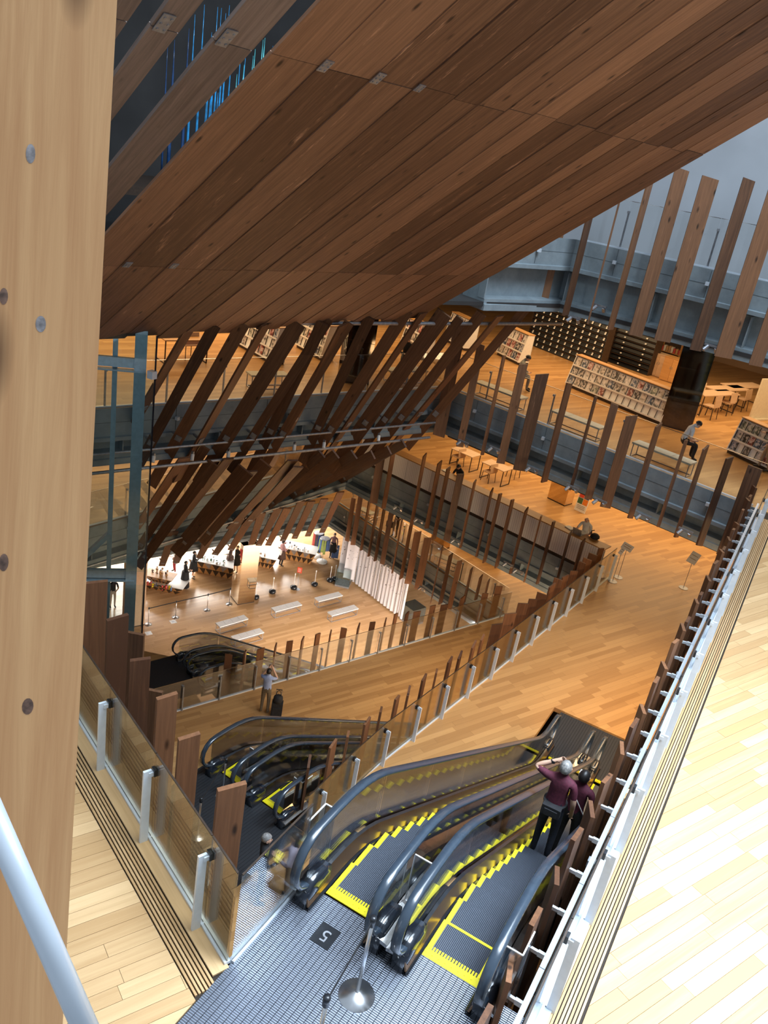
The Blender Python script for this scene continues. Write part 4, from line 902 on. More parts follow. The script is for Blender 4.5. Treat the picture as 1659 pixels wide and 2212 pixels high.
# --- magazine racks
covers = []
for i, c in enumerate([(0.55, 0.52, 0.50), (0.06, 0.05, 0.05), (0.35, 0.10, 0.08), (0.12, 0.16, 0.25), (0.45, 0.38, 0.32), (0.20, 0.17, 0.15), (0.60, 0.55, 0.52), (0.28, 0.30, 0.24)]):
    m, nt, out = nodes_of('cover_%d' % i); b = N(nt, 'ShaderNodeBsdfPrincipled'); b.inputs['Roughness'].default_value = 0.3
    tc = N(nt, 'ShaderNodeTexCoord'); oi = N(nt, 'ShaderNodeObjectInfo'); ad = N(nt, 'ShaderNodeVectorMath', operation='ADD'); nt.links.new(tc.outputs['Object'], ad.inputs[0])
    cb = N(nt, 'ShaderNodeCombineXYZ'); nt.links.new(math_(nt, 'MULTIPLY', oi.outputs['Random'], 50), cb.inputs[0]); nt.links.new(cb.outputs[0], ad.inputs[1])
    nz = N(nt, 'ShaderNodeTexNoise'); nz.inputs['Scale'].default_value = 9; nz.inputs['Detail'].default_value = 3; nt.links.new(ad.outputs[0], nz.inputs['Vector'])
    col = ramp(nt, nz.outputs['Fac'], [(0.36, tuple(x * 0.25 for x in c)), (0.48, c), (0.56, (0.62, 0.56, 0.54)), (0.66, tuple(min(1, x * 1.4) for x in c))])
    nt.links.new(col, b.inputs['Base Color']); nt.links.new(b.outputs[0], out.inputs[0]); covers.append('cover_%d' % i)
CN = ['pale', 'black', 'reddish', 'navy', 'tan', 'dark grey', 'whitish', 'olive']
MAGS = [MB().box((0, 0, 0.145), (0.21, 0.008, 0.29)).mesh('magazine', c) for c in covers]
def rack(label, p0, p1, h, rows, cols, fill, tagname, depth=0.55, seed=1, body='white_paint', topm='oak_panel', z=0.0):
    """tiered display rack; p0,p1 = pixel ends of the front foot"""
    A_, B_ = at(p0[0], p0[1], z), at(p1[0], p1[1], z); L = (B_ - A_).length; ang = math.atan2(B_.y - A_.y, B_.x - A_.x); rg = random.Random(seed)
    root = thing('magazine_rack', label, 'magazine rack', A_, ang)
    MB().box((L / 2, depth * 0.55, 0.05), (L, depth * 0.8, 0.1)).build('plinth', 'dark_brown', root)
    rh = (h - 0.14) / rows
    for s in (0.012, L - 0.012): MB().add([(s - 0.012, 0.0, 0.1), (s - 0.012, depth, 0.1), (s - 0.012, depth, h), (s - 0.012, depth * 0.45, h), (s + 0.012, 0.0, 0.1), (s + 0.012, depth, 0.1), (s + 0.012, depth, h), (s + 0.012, depth * 0.45, h)], [[0, 1, 2, 3], [7, 6, 5, 4], [0, 4, 5, 1], [1, 5, 6, 2], [2, 6, 7, 3], [3, 7, 4, 0]]).build('side_panel', body, root)
    MB().box((L / 2, depth - 0.01, h / 2), (L, 0.02, h - 0.1)).build('back_panel', body, root)
    MB().box((L / 2, depth * 0.72, h + 0.012), (L + 0.04, depth * 0.6, 0.025)).build('top', topm, root)
    for r in range(rows):
        z0 = 0.12 + rh * r; y0 = 0.02 + depth * 0.40 * r / rows
        MB().box((L / 2, y0 + 0.06, z0), (L - 0.03, 0.14, 0.015)).build('shelf', body, root)
        MB().box((L / 2, y0 - 0.005, z0 + 0.02), (L - 0.03, 0.006, 0.045)).build('shelf_lip', body, root)
        tl = math.radians(14)
        MB().box((L / 2, y0 + 0.10, z0 + rh * 0.46), (L - 0.03, 0.012, rh * 0.92), 0, Matrix.Rotation(-tl, 3, 'X')).build('tilted_back', body, root)
        cw = (L - 0.06) / cols
        for c in range(cols + 1): MB().box((0.03 + cw * c, y0 + 0.07, z0 + rh * 0.45), (0.006, 0.03, rh * 0.86), 0, Matrix.Rotation(-tl, 3, 'X')).build('divider', 'dark_brown', root)
        for c in range(cols):
            if not fill(r, c): continue
            k = rg.randrange(8); sc = min(cw * 0.86 / 0.21, rh * 0.86 / 0.29)
            wp = Vector((0.03 + cw * (c + 0.5), y0 + 0.055, z0 + 0.012)); R = Matrix.Rotation(ang, 3, 'Z')
            o = bpy.data.objects.new('magazine', MAGS[k]); COL.objects.link(o); o.location = A_ + R @ wp; o.scale = (sc, sc, sc); o.rotation_euler = (-tl, 0, ang)
            c_ = c
            rn_ = ('bottom', 'middle', 'top')[r] if rows == 3 else ('lowest', 'second', 'third', 'top')[r]
            tag(o, '%s magazine, %s from left, %s shelf of %s' % (CN[k], words[c], rn_, tagname), 'magazine', 'magazines on ' + tagname)
    return root
rack('long white magazine rack with oak top facing the void', (1219, 833), (1424, 919), 1.12, 3, 15, lambda r, c: r > 0 or c < 6, 'the long rack', seed=4)
rack('white magazine rack at the right edge with oak top', (1566, 977), (1664, 1024), 1.12, 3, 7, lambda r, c: not (r == 0 and c in (1, 3)), 'the right-hand rack', seed=8)
rack('tilted white magazine rack behind the leftmost louvres', (506, 745), (582, 788), 1.15, 3, 8, lambda r, c: (r + c) % 5 != 2, 'the leftmost rack', seed=9)
rack('white magazine rack behind the second group of louvres', (636, 750), (690, 780), 1.15, 3, 7, lambda r, c: (r * 2 + c) % 6 != 1, 'the second rack', seed=10)
rack('white magazine rack behind the middle louvres', (860, 752), (905, 778), 1.15, 3, 6, lambda r, c: True, 'the middle rack', seed=12)
rack('white magazine rack end beside the newspaper shelves', (1070, 766), (1117, 789), 1.15, 3, 5, lambda r, c: True, 'the rack near the newspapers', seed=13)
rack('white magazine rack between the third louvres', (955, 735), (1000, 758), 1.15, 3, 5, lambda r, c: True, 'the rack by the corner slats', seed=14)
rack('small white magazine rack beside the dark newspaper shelf', (1278, 766), (1300, 775), 1.3, 3, 2, lambda r, c: True, 'the small rack', seed=15)
# --- dark newspaper shelf with white label cards
def paper_shelf(label, p0, p1, h, rows, cols, depth=0.4, cards=2, z=0.0):
    A_, B_ = at(p0[0], p0[1], z), at(p1[0], p1[1], z); L = (B_ - A_).length; ang = math.atan2(B_.y - A_.y, B_.x - A_.x)
    root = thing('newspaper_shelf', label, 'shelf', A_, ang)
    MB().box((L / 2, depth - 0.01, h / 2), (L, 0.02, h)).build('back_panel', 'dark_brown', root)
    for s in (0.012, L - 0.012): MB().box((s, depth / 2, h / 2), (0.024, depth, h)).build('side_panel', 'dark_brown', root)
    rh = h / rows
    card = MB().box((0, 0, 0), (0.075, 0.004, 0.052)).mesh('label_card', 'white_paint')
    for r in range(rows + 1): MB().box((L / 2, depth / 2, max(0.01, r * rh - 0.01)), (L - 0.05, depth - 0.03, 0.02)).build('shelf_board', 'dark_brown', root)
    for r in range(rows):
        MB().box((L / 2, 0.10, r * rh + rh * 0.42), (L - 0.05, 0.012, rh * 0.72), 0, Matrix.Rotation(math.radians(-20), 3, 'X')).build('tray_front', 'black_plastic', root)
        for c in range(cols):
            for k in range(cards):
                o = bpy.data.objects.new('label_card', card); COL.objects.link(o); o.parent = root
                o.location = (L * (c + 0.5) / cols, 0.05 + 0.02 * k, r * rh + rh * (0.36 + 0.24 * k)); o.rotation_euler = (math.radians(-20), 0, 0)
paper_shelf('dark newspaper shelf with rows of white label cards', (1136, 742), (1292, 804), 1.85, 8, 11)
paper_shelf('dark stacked newspaper trays with few white labels', (1311, 781), (1398, 812), 1.75, 8, 2, 0.5, 1)
# --- cabinets, books, desks
def cabinet(label, u, v, z, dims, ang, mat='oak_panel', topm=None):
    p = at(u, v, z); root = thing('cabinet', label, 'cabinet', p, math.radians(ang)); w, d, h = dims
    MB().box((0, 0, h / 2), (w, d, h - 0.03)).build('body', mat, root); MB().box((0, 0, h), (w + 0.03, d + 0.03, 0.03)).build('top', topm or mat, root)
    for s in (-1, 1):
        dr = MB().box((s * w / 4, -d / 2 - 0.008, h / 2), (w / 2 - 0.01, 0.016, h - 0.08)).build('door', mat, root); MB().box((s * 0.04, -d / 2 - 0.025, h * 0.6), (0.012, 0.02, 0.1)).build('handle', 'steel_galv', dr)
    return root
cabinet('low oak cabinet with papers beside the newspaper trays', 1420, 812, 0, (0.7, 0.5, 0.9), -14, 'pale_board'); cabinet('oak counter cabinet behind the end of the long rack', 1447, 824, 0, (0.75, 0.5, 0.95), -14)
def bookcase(label, u, v, z, w, h, ang, n, cols_, tagname, rows=2):
    p = at(u, v, z); root = thing('bookcase', label, 'bookcase', p, math.radians(ang))
    MB().box((0, 0.15, h / 2), (w, 0.02, h)).build('back_panel', 'dark_brown', root)
    for s in (-1, 1): MB().box((s * w / 2, 0, h / 2), (0.025, 0.32, h)).build('side_panel', 'oak_panel', root)
    R = Matrix.Rotation(math.radians(ang), 3, 'Z'); rg = random.Random(n)
    for r in range(rows + 1): MB().box((0, 0, 0.02 + (h - 0.04) * r / rows), (w, 0.32, 0.025)).build('shelf_board', 'oak_panel', root)
    for r in range(rows):
        for k in range(n):
            bh = rg.uniform(0.18, 0.26); kc = rg.choice(cols_)
            o = MB().box((0, 0, bh / 2), (w / n * 0.8, 0.18, bh)).build('book', kc, loc=p + R @ Vector((-w / 2 + w * (k + 0.5) / n, -0.02, 0.035 + (h - 0.04) * r / rows))); o.rotation_euler = (0, 0, math.radians(ang))
            tag(o, '%s book from the left on the %s shelf of %s' % (words[k], ('lower', 'upper', 'highest')[r], tagname), 'book', 'books on ' + tagname)
plain('book_red', (0.45, 0.06, 0.05), 0.5, 0, 0.1); plain('book_white', (0.6, 0.57, 0.52), 0.5, 0, 0.1); plain('book_dark', (0.06, 0.06, 0.07), 0.5, 0, 0.1); plain('book_tan', (0.40, 0.24, 0.12), 0.5, 0, 0.1); plain('book_blue', (0.08, 0.14, 0.28), 0.5, 0, 0.1)
bookcase('small bookcase with red and white books behind the oak cabinets', 1440, 792, 0, 0.9, 1.25, -14, 8, ['book_red', 'book_red', 'book_white', 'book_tan'], 'the bookcase by the oak cabinets')
bookcase('low bookcase packed with books under the concrete edge, two levels down', 1035, 1196, Z3, 2.6, 0.75, -17, 16, ['book_tan', 'book_white', 'book_dark', 'book_red', 'book_blue'], 'the low bookcase', 2)
def table(label, u, v, z, ang, w=1.15, d=0.72, h=0.72, top='pale_board', group='reading tables'):
    p = at(u, v, z + h); root = thing('reading_table', label, 'table', (p.x, p.y, z), math.radians(ang), group)
    MB().box((0, 0, h - 0.015), (w, d, 0.03)).build('tabletop', top, root)
    for s in (-1, 1):
        x = s * (w / 2 - 0.04)
        for y in (-1, 1): MB().box((x, y * (d / 2 - 0.04), (h - 0.03) / 2), (0.03, 0.03, h - 0.03)).build('leg', 'dark_brown', root)
        MB().box((x, 0, 0.015), (0.03, d - 0.08, 0.03)).build('foot_rail', 'dark_brown', root)
    return root
def chair(label, u, v, z, ang, group='reading chairs', mat='pale_board'):
    p = at(u, v, z + 0.45); root = thing('reading_chair', label, 'chair', (p.x, p.y, z), math.radians(ang), group)
    MB().box((0, 0, 0.44), (0.44, 0.42, 0.025)).build('seat', mat, root)
    MB().box((0, -0.20, 0.66), (0.44, 0.02, 0.36), 0, Matrix.Rotation(math.radians(-8), 3, 'X')).build('backrest', mat, root)
    for sx in (-1, 1):
        for sy in (-1, 1): MB().bar((sx * 0.19, sy * 0.18, 0.43), (sx * 0.21, sy * 0.22, 0.0), 0.024, 0.024).build('leg', 'dark_brown', root)
    return root
table('pale reading table nearer the dark slats at the corner', 1008, 975, Z4, -12); table('pale reading table nearer the mirrored column', 1075, 1005, Z4, -12)
chair('chair with its back to us at the left reading table', 990, 985, Z4, 70); chair('chair with its back to us at the right reading table', 1058, 1018, Z4, 70)
chair('chair on the far side of the right reading table, beside a slat', 1112, 1010, Z4, 170)
for k, (u, v) in enumerate([(1547, 848), (1572, 838), (1606, 832)]): table('pale long reading table, %s from the mirrored column' % words[k], u, v, Z5, 62, 2.0, 0.62, group='long reading tables')
for k, (u, v) in enumerate([(1537, 876), (1571, 868), (1603, 860)]): chair('pale chair at the long reading tables, %s from the mirrored column' % words[k], u, v, Z5, 70, 'long table chairs')
o = at(1640, 905, 0); pt = MB().box((0, 0, 0.75), (1.2, 0.06, 1.5)).box((0, 0, 0.02), (1.2, 0.3, 0.04)).build('partition', 'pale_partition' if 'pale_partition' in MAT else 'bench_cream', loc=o); pt.rotation_euler = (0, 0, math.radians(60)); tag(pt, 'beige standing partition at the right edge', 'partition')
table('dark desk glimpsed left of the leftmost louvres', 395, 728, Z5, 66, 1.4, 0.7, top='oak_panel'); chair('pale chair at the desk left of the louvres', 408, 742, Z5, 70)
# --- mirrored columns
def column(label, corners, z, h, mat):
    P_ = [at(u, v, z) for u, v in corners]; b = P_[0]
    o = fixn(MB().prism([(p.x - b.x, p.y - b.y) for p in P_], 0, h).build('mirrored_column', mat, loc=(b.x, b.y, z))); return tag(o, label, 'column')
def quad_from(p0, p1, depth):
    """pixel front line p0-p1 at z plus depth away from viewer -> plan corners"""
    return p0, p1, depth
def column2(label, p0, p1, depth, z, h, mat, base='dark_brown'):
    a, b = at(p0[0], p0[1], z), at(p1[0], p1[1], z); d = (b - a).normalized(); n = Vector((-d.y, d.x, 0))
    root = thing('mirrored_column', label, 'column', a); R = [Vector((0, 0, 0)), b - a, b - a + n * depth, n * depth]
    fixn(MB().prism([(p.x, p.y) for p in R], 0.05, h).build('cladding', mat, root)); fixn(MB().prism([(p.x, p.y) for p in R], 0, 0.05).build('base', base, root))
plain('mirror_dark', (0.10, 0.085, 0.07), 0.05, 1.0, 0.05); plain('mirror_bronze', (0.72, 0.58, 0.40), 0.04, 1.0, 0.02)
column2('dark mirrored column beside the long magazine rack', (1424, 918), (1490, 936), 0.9, Z5, 3.4, 'mirror_dark')
column2('dark mirrored column glimpsed through the louvres', (738, 826), (796, 832), 0.9, Z5, 3.4, 'mirror_dark')
column2('bronze mirrored column on the orange floor, reflecting the boards', (1182, 1076), (1219, 1094), 0.55, Z4, 3.3, 'mirror_bronze')
column2('bronze mirrored column two levels down above the banners', (928, 1176), (955, 1190), 0.6, Z3, 3.3, 'mirror_bronze')
column2('bronze mirrored column in the hall reflecting a bench', (513, 1307), (549, 1301), 0.9, Z2, 3.45, 'mirror_bronze')
column2('pale timber pillar left of the shop', (284, 1356), (312, 1350), 1.2, Z2, 3.45, 'pale_board')
# --- counter with ribbed white panels along the far edge one level down
cn = thing('counter', 'long oak counter with ribbed white panels along the void', 'counter', (F4.x, F4.y, Z4), math.radians(-12))
x0c = -(C4 - F4).length + 0.5; x1c = 6.05
MB().box(((x0c + x1c) / 2, 0.24, 1.0), (x1c - x0c, 0.50, 0.035)).build('worktop', 'oak_panel', cn)
MB().box(((x0c + x1c) / 2, 0.03, 0.05), (x1c - x0c, 0.05, 0.10)).build('bottom_rail', 'dark_brown', cn)
npn = 9
for k in range(npn):
    a = x0c + (x1c - x0c) * k / npn; b = x0c + (x1c - x0c) * (k + 1) / npn
    MB().box(((a + b) / 2, 0.03, 0.54), (b - a - 0.015, 0.03, 0.86)).build('panel', 'frosted_panel', cn); MB().box((b, 0.045, 0.53), (0.03, 0.05, 0.9)).build('mullion', 'steel_galv', cn)
# --- poster stand, sign stands
ps = at(1251, 1106, Z4); pst = thing('poster_stand', 'white poster stand with four coloured squares by the mirrored column', 'poster', ps, math.radians(-14))
Rb = Matrix.Rotation(math.radians(-10), 3, 'X')
MB().box(Rb @ Vector((0, 0, 0.52)), (0.50, 0.03, 1.00), 0, Rb).build('board', 'white_paint', pst); MB().bar((0, 0.35, 0.0), (0, 0.14, 0.8), 0.03, 0.02).build('prop', 'steel_galv', pst)
plain('print_red', (0.62, 0.07, 0.03), 0.5); plain('print_orange', (0.75, 0.22, 0.03), 0.5); plain('print_navy', (0.05, 0.05, 0.12), 0.5); plain('print_green', (0.05, 0.14, 0.06), 0.5)
for (x, z, m_) in ((-0.115, 0.70, 'print_red'), (0.115, 0.70, 'print_navy'), (-0.115, 0.45, 'print_green'), (0.115, 0.45, 'print_orange')):
    MB().box(Rb @ Vector((x, -0.018, z)), (0.215, 0.004, 0.235), 0, Rb).build('printed_square', m_, pst)
for z in (0.26, 0.20, 0.14, 0.93): MB().box(Rb @ Vector((0, -0.018, z)), (0.36, 0.004, 0.02), 0, Rb).build('printed_line', 'steel_galv', pst)
def signstand(label, ub, vb, ut, vt, z, cw, chh, lines=2):
    p = at(ub, vb, z); h = 1.15
    root = thing('sign_stand', label, 'sign', p, math.radians(-25))
    MB().lathe([(0.16, 0), (0.16, 0.012), (0.03, 0.02)], n=20).build('base', 'steel_galv', root); MB().tube([(0, 0, 0.015), (0, 0, h)], 0.01, 8).build('pole', 'steel_galv', root)
    R_ = Matrix.Rotation(math.radians(-35), 3, 'X'); MB().box((0, 0, h + 0.02), (cw, 0.012, chh), 0, R_).build('card', 'white_paint', root)
    for k in range(lines): MB().box(Vector((0, 0, h + 0.02)) + R_ @ Vector((0, -0.008, chh * (0.2 - 0.3 * k))), (cw * 0.7, 0.002, 0.018), 0, R_).build('printed_line', 'book_tan', root)
signstand('sign stand with a wide white card at the end of the curved railing', 1335, 1247, 1353, 1192, Z4, 0.42, 0.24); signstand('sign stand with a narrow white card at the end of the curved railing', 1323, 1256, 1340, 1200, Z4, 0.15, 0.26); signstand('sign stand with a white card against the right-hand slats', 1476, 1270, 1498, 1205, Z4, 0.34, 0.42)
# --- stanchions
def stanchion(label, u, v, z, h=0.95, base='disc', belt=None, group='belt stanchions', head='black_plastic'):
    p = at(u, v, z); root = thing('stanchion', label, 'stanchion', p, 0, group)
    if base == 'disc': MB().lathe([(0.17, 0), (0.17, 0.012), (0.06, 0.03), (0.03, 0.06)], n=28).build('base', 'chrome', root, True)
    else: MB().lathe([(0.15, 0), (0.19, 0.06), (0.18, 0.16), (0.06, 0.22)], n=16).build('base', 'black_rubber', root, True)
    MB().tube([(0, 0, 0.03), (0, 0, h)], 0.019 if base == 'disc' else 0.014, 12).build('pole', 'chrome' if base == 'disc' else 'white_paint', root, True)
    MB().lathe([(0.03, h - 0.09), (0.032, h), (0.026, h + 0.015)], n=16).build('head', head, root, True)
    if belt is not None:
        q = at(belt[0], belt[1], z) - p; MB().bar((0, 0, h - 0.045), (q.x, q.y, h - 0.045), 0.004, 0.05).build('belt', 'black_cloth', root)
    return root
stanchion('chrome stanchion standing on the ribbed landing, seen from above', 770, 2151, Z5, 1.0, 'disc'); stanchion('chrome stanchion cut off by the bottom edge', 672, 2330, Z5, 1.0, 'disc', (770, 2151))
stanchion('chrome stanchion with a black belt on the dark landing behind glass', 427, 1808, Z4, 0.95, 'disc', (480, 1720)); stanchion('chrome stanchion behind the broad board at the middle escalators', 480, 1720, Z4, 0.95, 'disc')
bs = [(320, 1349), (379, 1334), (447, 1318), (495, 1305)]
for k, (u, v) in enumerate(bs): stanchion('chrome belt stanchion before the shop, %s from the left' % words[k], u, v, Z2, 0.95, 'disc', bs[k + 1] if k < 3 else None, 'hall belt stanchions')
for k, (u, v) in enumerate([(552, 1293), (588, 1281), (634, 1272), (679, 1265), (712, 1256), (722, 1253)]): stanchion('white pole on a black rubber foot, %s from the mirrored hall column' % words[k], u, v, Z2, 0.95, 'foot', None, 'black footed poles', 'white_paint')
rs_ = at(642, 1273, Z2); sg = thing('floor_sign', 'small dark red sign on a thin pole among the white poles', 'sign', rs_); MB().lathe([(0.15, 0), (0.15, 0.01)], n=16).build('base', 'steel_galv', sg); MB().tube([(0, 0, 0), (0, 0, 1.2)], 0.009, 6).build('pole', 'steel_galv', sg); MB().box((0, -0.01, 1.2), (0.26, 0.012, 0.34), 0, Matrix.Rotation(math.radians(20), 3, 'Z')).build('card', 'print_red', sg)
for z in (1.28, 1.20, 1.12): MB().box((0, -0.019, z), (0.16, 0.004, 0.022), 0, Matrix.Rotation(math.radians(20), 3, 'Z')).build('printed_line', 'white_paint', sg)
for k, (u, v) in enumerate([(374, 1354 - 11), (299, 1340), (321, 1368)]):
    p = at(u, v, Z2); o = MB().box((0, 0, 0.003), (0.3, 0.3, 0.004)).build('floor_sticker', 'white_paint', loc=p); o.rotation_euler = (0, 0, math.radians(64)); tag(o, ('white floor sticker by the second belt stanchion', 'white floor sticker beside the pale timber pillar', 'white floor sticker nearest the escalator handrail')[k], 'floor sticker', 'floor stickers'); MB().box((0, 0, 0.006), (0.12, 0.16, 0.002)).build('printed_mark', 'steel_galv', o)
# --- white calligraphy banners
def banner_mat():
    m, nt, out = nodes_of('banner'); b = N(nt, 'ShaderNodeBsdfPrincipled'); b.inputs['Roughness'].default_value = 0.8
    tc = N(nt, 'ShaderNodeTexCoord'); oi = N(nt, 'ShaderNodeObjectInfo'); cb = N(nt, 'ShaderNodeCombineXYZ'); nt.links.new(math_(nt, 'MULTIPLY', oi.outputs['Random'], 60), cb.inputs[0])
    ad = N(nt, 'ShaderNodeVectorMath', operation='ADD'); nt.links.new(tc.outputs['Object'], ad.inputs[0]); nt.links.new(cb.outputs[0], ad.inputs[1])
    nz = N(nt, 'ShaderNodeTexNoise'); nz.inputs['Scale'].default_value = 5.5; nz.inputs['Detail'].default_value = 5; nz.inputs['Roughness'].default_value = 0.7; nt.links.new(ad.outputs[0], nz.inputs['Vector'])
    sp = N(nt, 'ShaderNodeSeparateXYZ'); nt.links.new(tc.outputs['Object'], sp.inputs[0])
    low = math_(nt, 'GREATER_THAN', sp.outputs[2], 1.1)
    ink = math_(nt, 'MULTIPLY', math_(nt, 'GREATER_THAN', nz.outputs['Fac'], 0.61), low)
    nt.links.new(mixc(nt, ink, (0.80, 0.79, 0.84), (0.03, 0.03, 0.04)), b.inputs['Base Color'])
    tr = N(nt, 'ShaderNodeBsdfTranslucent'); tr.inputs[0].default_value = (0.7, 0.7, 0.75, 1); mx = N(nt, 'ShaderNodeMixShader'); mx.inputs[0].default_value = 0.25; nt.links.new(b.outputs[0], mx.inputs[1]); nt.links.new(tr.outputs[0], mx.inputs[2]); nt.links.new(mx.outputs[0], out.inputs[0])
banner_mat()
Ba, Bb = at(757, 1252, Z2 + 0.1), at(868, 1338, Z2 + 0.1); nb = 14; bd = (Bb - Ba); ba = math.atan2(bd.y, bd.x)
for k in range(nb):
    p = Ba + bd * ((k + 0.5) / nb); w = bd.length / nb * 0.99; mb = MB(); K = 8; hh = 2.75 + 0.1 * math.sin(k * 1.7)
    for i in range(K + 1):
        x = -w / 2 + w * i / K; y = 0.035 * math.sin(i / K * math.pi * 2 + k)
        for z, q in ((0.0, 1.2), (1.3, 1.0), (hh, 0.5)): mb.v.append(Vector((x, y * q, z)))
    for i in range(K):
        for j in range(2): mb.f.append([i * 3 + j, (i + 1) * 3 + j, (i + 1) * 3 + j + 1, i * 3 + j + 1]); mb.m.append(0)
    o = mb.build('hanging_banner', 'banner', smooth=True, loc=p); o.rotation_euler = (0, 0, ba); tag(o, 'white hanging cloth with black brush writing, %s from the left in the row' % words[k], 'banner', 'white calligraphy banners')
barthing('steel_bar', Ba + Vector((0, 0, 2.86)), Bb + Vector((0, 0, 2.86)), 0.02, 'thin rail carrying the white banners')
for k, (u, v) in enumerate([(741, 1238), (752, 1250)]):
    p = at(u, v, Z2 + 0.5); mb = MB()
    for i in range(7):
        x = -0.3 + 0.1 * i; y = 0.03 * math.sin(i * 1.1)
        for z in (0.0, 1.2, 2.4): mb.v.append(Vector((x, y, z)))
    for i in range(6):
        for j in range(2): mb.f.append([i * 3 + j, (i + 1) * 3 + j, (i + 1) * 3 + j + 1, i * 3 + j + 1]); mb.m.append(0)
    o = mb.build('hanging_banner', 'banner', smooth=True, loc=p); o.rotation_euler = (0, 0, math.radians(20)); tag(o, ('short white cloth hanging left of the banner row, farther one', 'short white cloth hanging left of the banner row, nearer one')[k], 'banner', 'white calligraphy banners')
def case(label, u, v, z, w, h, ang):
    root = thing('display_case', label, 'display case', at(u, v, z), math.radians(ang)); MB().box((0, 0, 0.05), (w, w, 0.1)).build('base', 'steel_galv', root)
    for dx, dy, sx, sy in ((0, -w / 2, w, 0.01), (0, w / 2, w, 0.01), (-w / 2, 0, 0.01, w), (w / 2, 0, 0.01, w)): MB().box((dx, dy, h / 2 + 0.1), (sx, sy, h)).build('glass_pane', 'glass_lift', root)
    MB().box((0, 0, h + 0.1), (w, w, 0.012)).build('glass_pane', 'glass_clear', root)
case('clear display case at the right end of the banners', 888, 1342, Z2, 0.9, 0.9, -20); case('dark glass display case at the left end of the banners', 741, 1262, Z2, 0.8, 1.0, 20)
# --- shop tables with faceted triangular sides
def shop_table(label, u, v, z, ang, L, Wd, h, tier2=False, seed=1, top='white_paint', items=()):
    root = thing('shop_table', label, 'display table', at(u, v, z), math.radians(ang)); rg = random.Random(seed)
    t, b = (L / 2, Wd / 2), (L / 2 - 0.30, Wd / 2 - 0.28)
    def ring(f): return lambda s, q: None
    Bv = [(-b[0], -b[1], 0.02), (b[0], -b[1], 0.02), (b[0], b[1], 0.02), (-b[0], b[1], 0.02)]; Tv = [(-t[0], -t[1], h), (t[0], -t[1], h), (t[0], t[1], h), (-t[0], t[1], h)]
    core = MB().add([Vector(p) * 1 for p in Bv] + [Vector(p) for p in Tv], [[3, 2, 1, 0], [4, 5, 6, 7], [0, 1, 5, 4], [1, 2, 6, 5], [2, 3, 7, 6], [3, 0, 4, 7]]); fixn(core.build('body', 'oak_panel', root))
    MB().box((0, 0, h + 0.015), (L + 0.03, Wd + 0.03, 0.03)).build('top', top, root)
    for i in range(4):
        p0, p1 = Vector(Bv[i]), Vector(Bv[(i + 1) % 4]); q0, q1 = Vector(Tv[i]), Vector(Tv[(i + 1) % 4]); n = 6 if i % 2 == 0 else 3
        nrm = (p1 - p0).cross(q0 - p0).normalized() * 0.006
        for k in range(n):
            for r in range(2):
                def pt(s, f): return (p0 + (p1 - p0) * s) * (1 - f) + (q0 + (q1 - q0) * s) * f
                f0, f1 = r * 0.5, r * 0.5 + 0.5
                A_, B_, C_ = pt(k / n, f1), pt((k + 1) / n, f1), pt((k + 0.5) / n, f0)
                mb = MB().add([A_ + nrm, B_ + nrm, C_ + nrm, A_ - nrm, B_ - nrm, C_ - nrm], [[0, 2, 1], [3, 4, 5], [0, 1, 4, 3], [1, 2, 5, 4], [2, 0, 3, 5]])
                mb.build('facet', ('dark_brown', 'steel_galv')[(k + r) % 2 if r else 0], root)
    return root
GOODS = ['glass_clear', 'book_red', 'book_blue', 'yellow', 'black_plastic', 'book_tan', 'chrome', 'print_green']
def goods(u0, v0, u1, v1, z, n, kind, names, seed, group):
    rg = random.Random(seed); A_, B_ = at(u0, v0, z), at(u1, v1, z); side = Vector((-(B_ - A_).y, (B_ - A_).x, 0)).normalized()
    for k in range(n):
        p = A_ + (B_ - A_) * ((k + 0.5) / n) + side * rg.uniform(-0.16, 0.16); m_ = kind[k % len(kind)]
        h = rg.uniform(0.12, 0.3); r = rg.uniform(0.03, 0.06)
        pr_ = rg.choice([[(r * 0.7, 0), (r, h * 0.3), (r * 0.8, h * 0.6), (r * 0.35, h * 0.75), (r * 0.4, h)], [(r, 0), (r * 0.2, 0.01), (r * 0.15, h * 0.5), (r, h * 0.7), (r * 0.9, h)], [(r * 0.8, 0), (r * 1.2, h * 0.4), (r * 1.1, h)]])
        o = MB().lathe(pr_, n=10).build('glassware', m_, smooth=True, loc=p); tag(o, names % words[k], 'glassware', group)
shop_table('low shop table with a white top and coloured glass bowls', 352, 1268, Z2, 22, 2.6, 1.5, 0.55, seed=2); shop_table('raised shop tier carrying brown wooden wares on the low table', 345, 1257, Z2 + 0.6, 22, 1.5, 0.8, 0.42, seed=3, top='oak_panel')
shop_table('faceted shop table crowded with clear stemware', 462, 1240, Z2, 22, 2.6, 1.0, 0.85, seed=4); shop_table('faceted shop table with books and cards beside the woman in pink', 642, 1210, Z2, 22, 2.2, 1.0, 0.85, seed=5); shop_table('faceted shop table half hidden by the mirrored column', 565, 1222, Z2, 22, 1.8, 1.0, 0.8, seed=6)
goods(318, 1262, 372, 1277, Z2 + 0.59, 10, ['book_red', 'book_red', 'yellow', 'book_blue', 'black_plastic', 'glass_clear'], '%s small glass piece from the left on the low shop table', 3, 'glass pieces on the low shop table')
goods(330, 1232, 362, 1245, Z2 + 1.06, 12, ['book_tan', 'dark_brown', 'book_tan', 'oak_panel'], '%s wooden ware from the left on the raised tier', 4, 'wooden wares on the raised tier')
goods(430, 1203, 488, 1224, Z2 + 0.9, 22, ['chrome', 'glass_clear', 'white_paint', 'glass_clear', 'print_green'], '%s stemware glass from the left on the crowded table', 5, 'stemware on the crowded table')
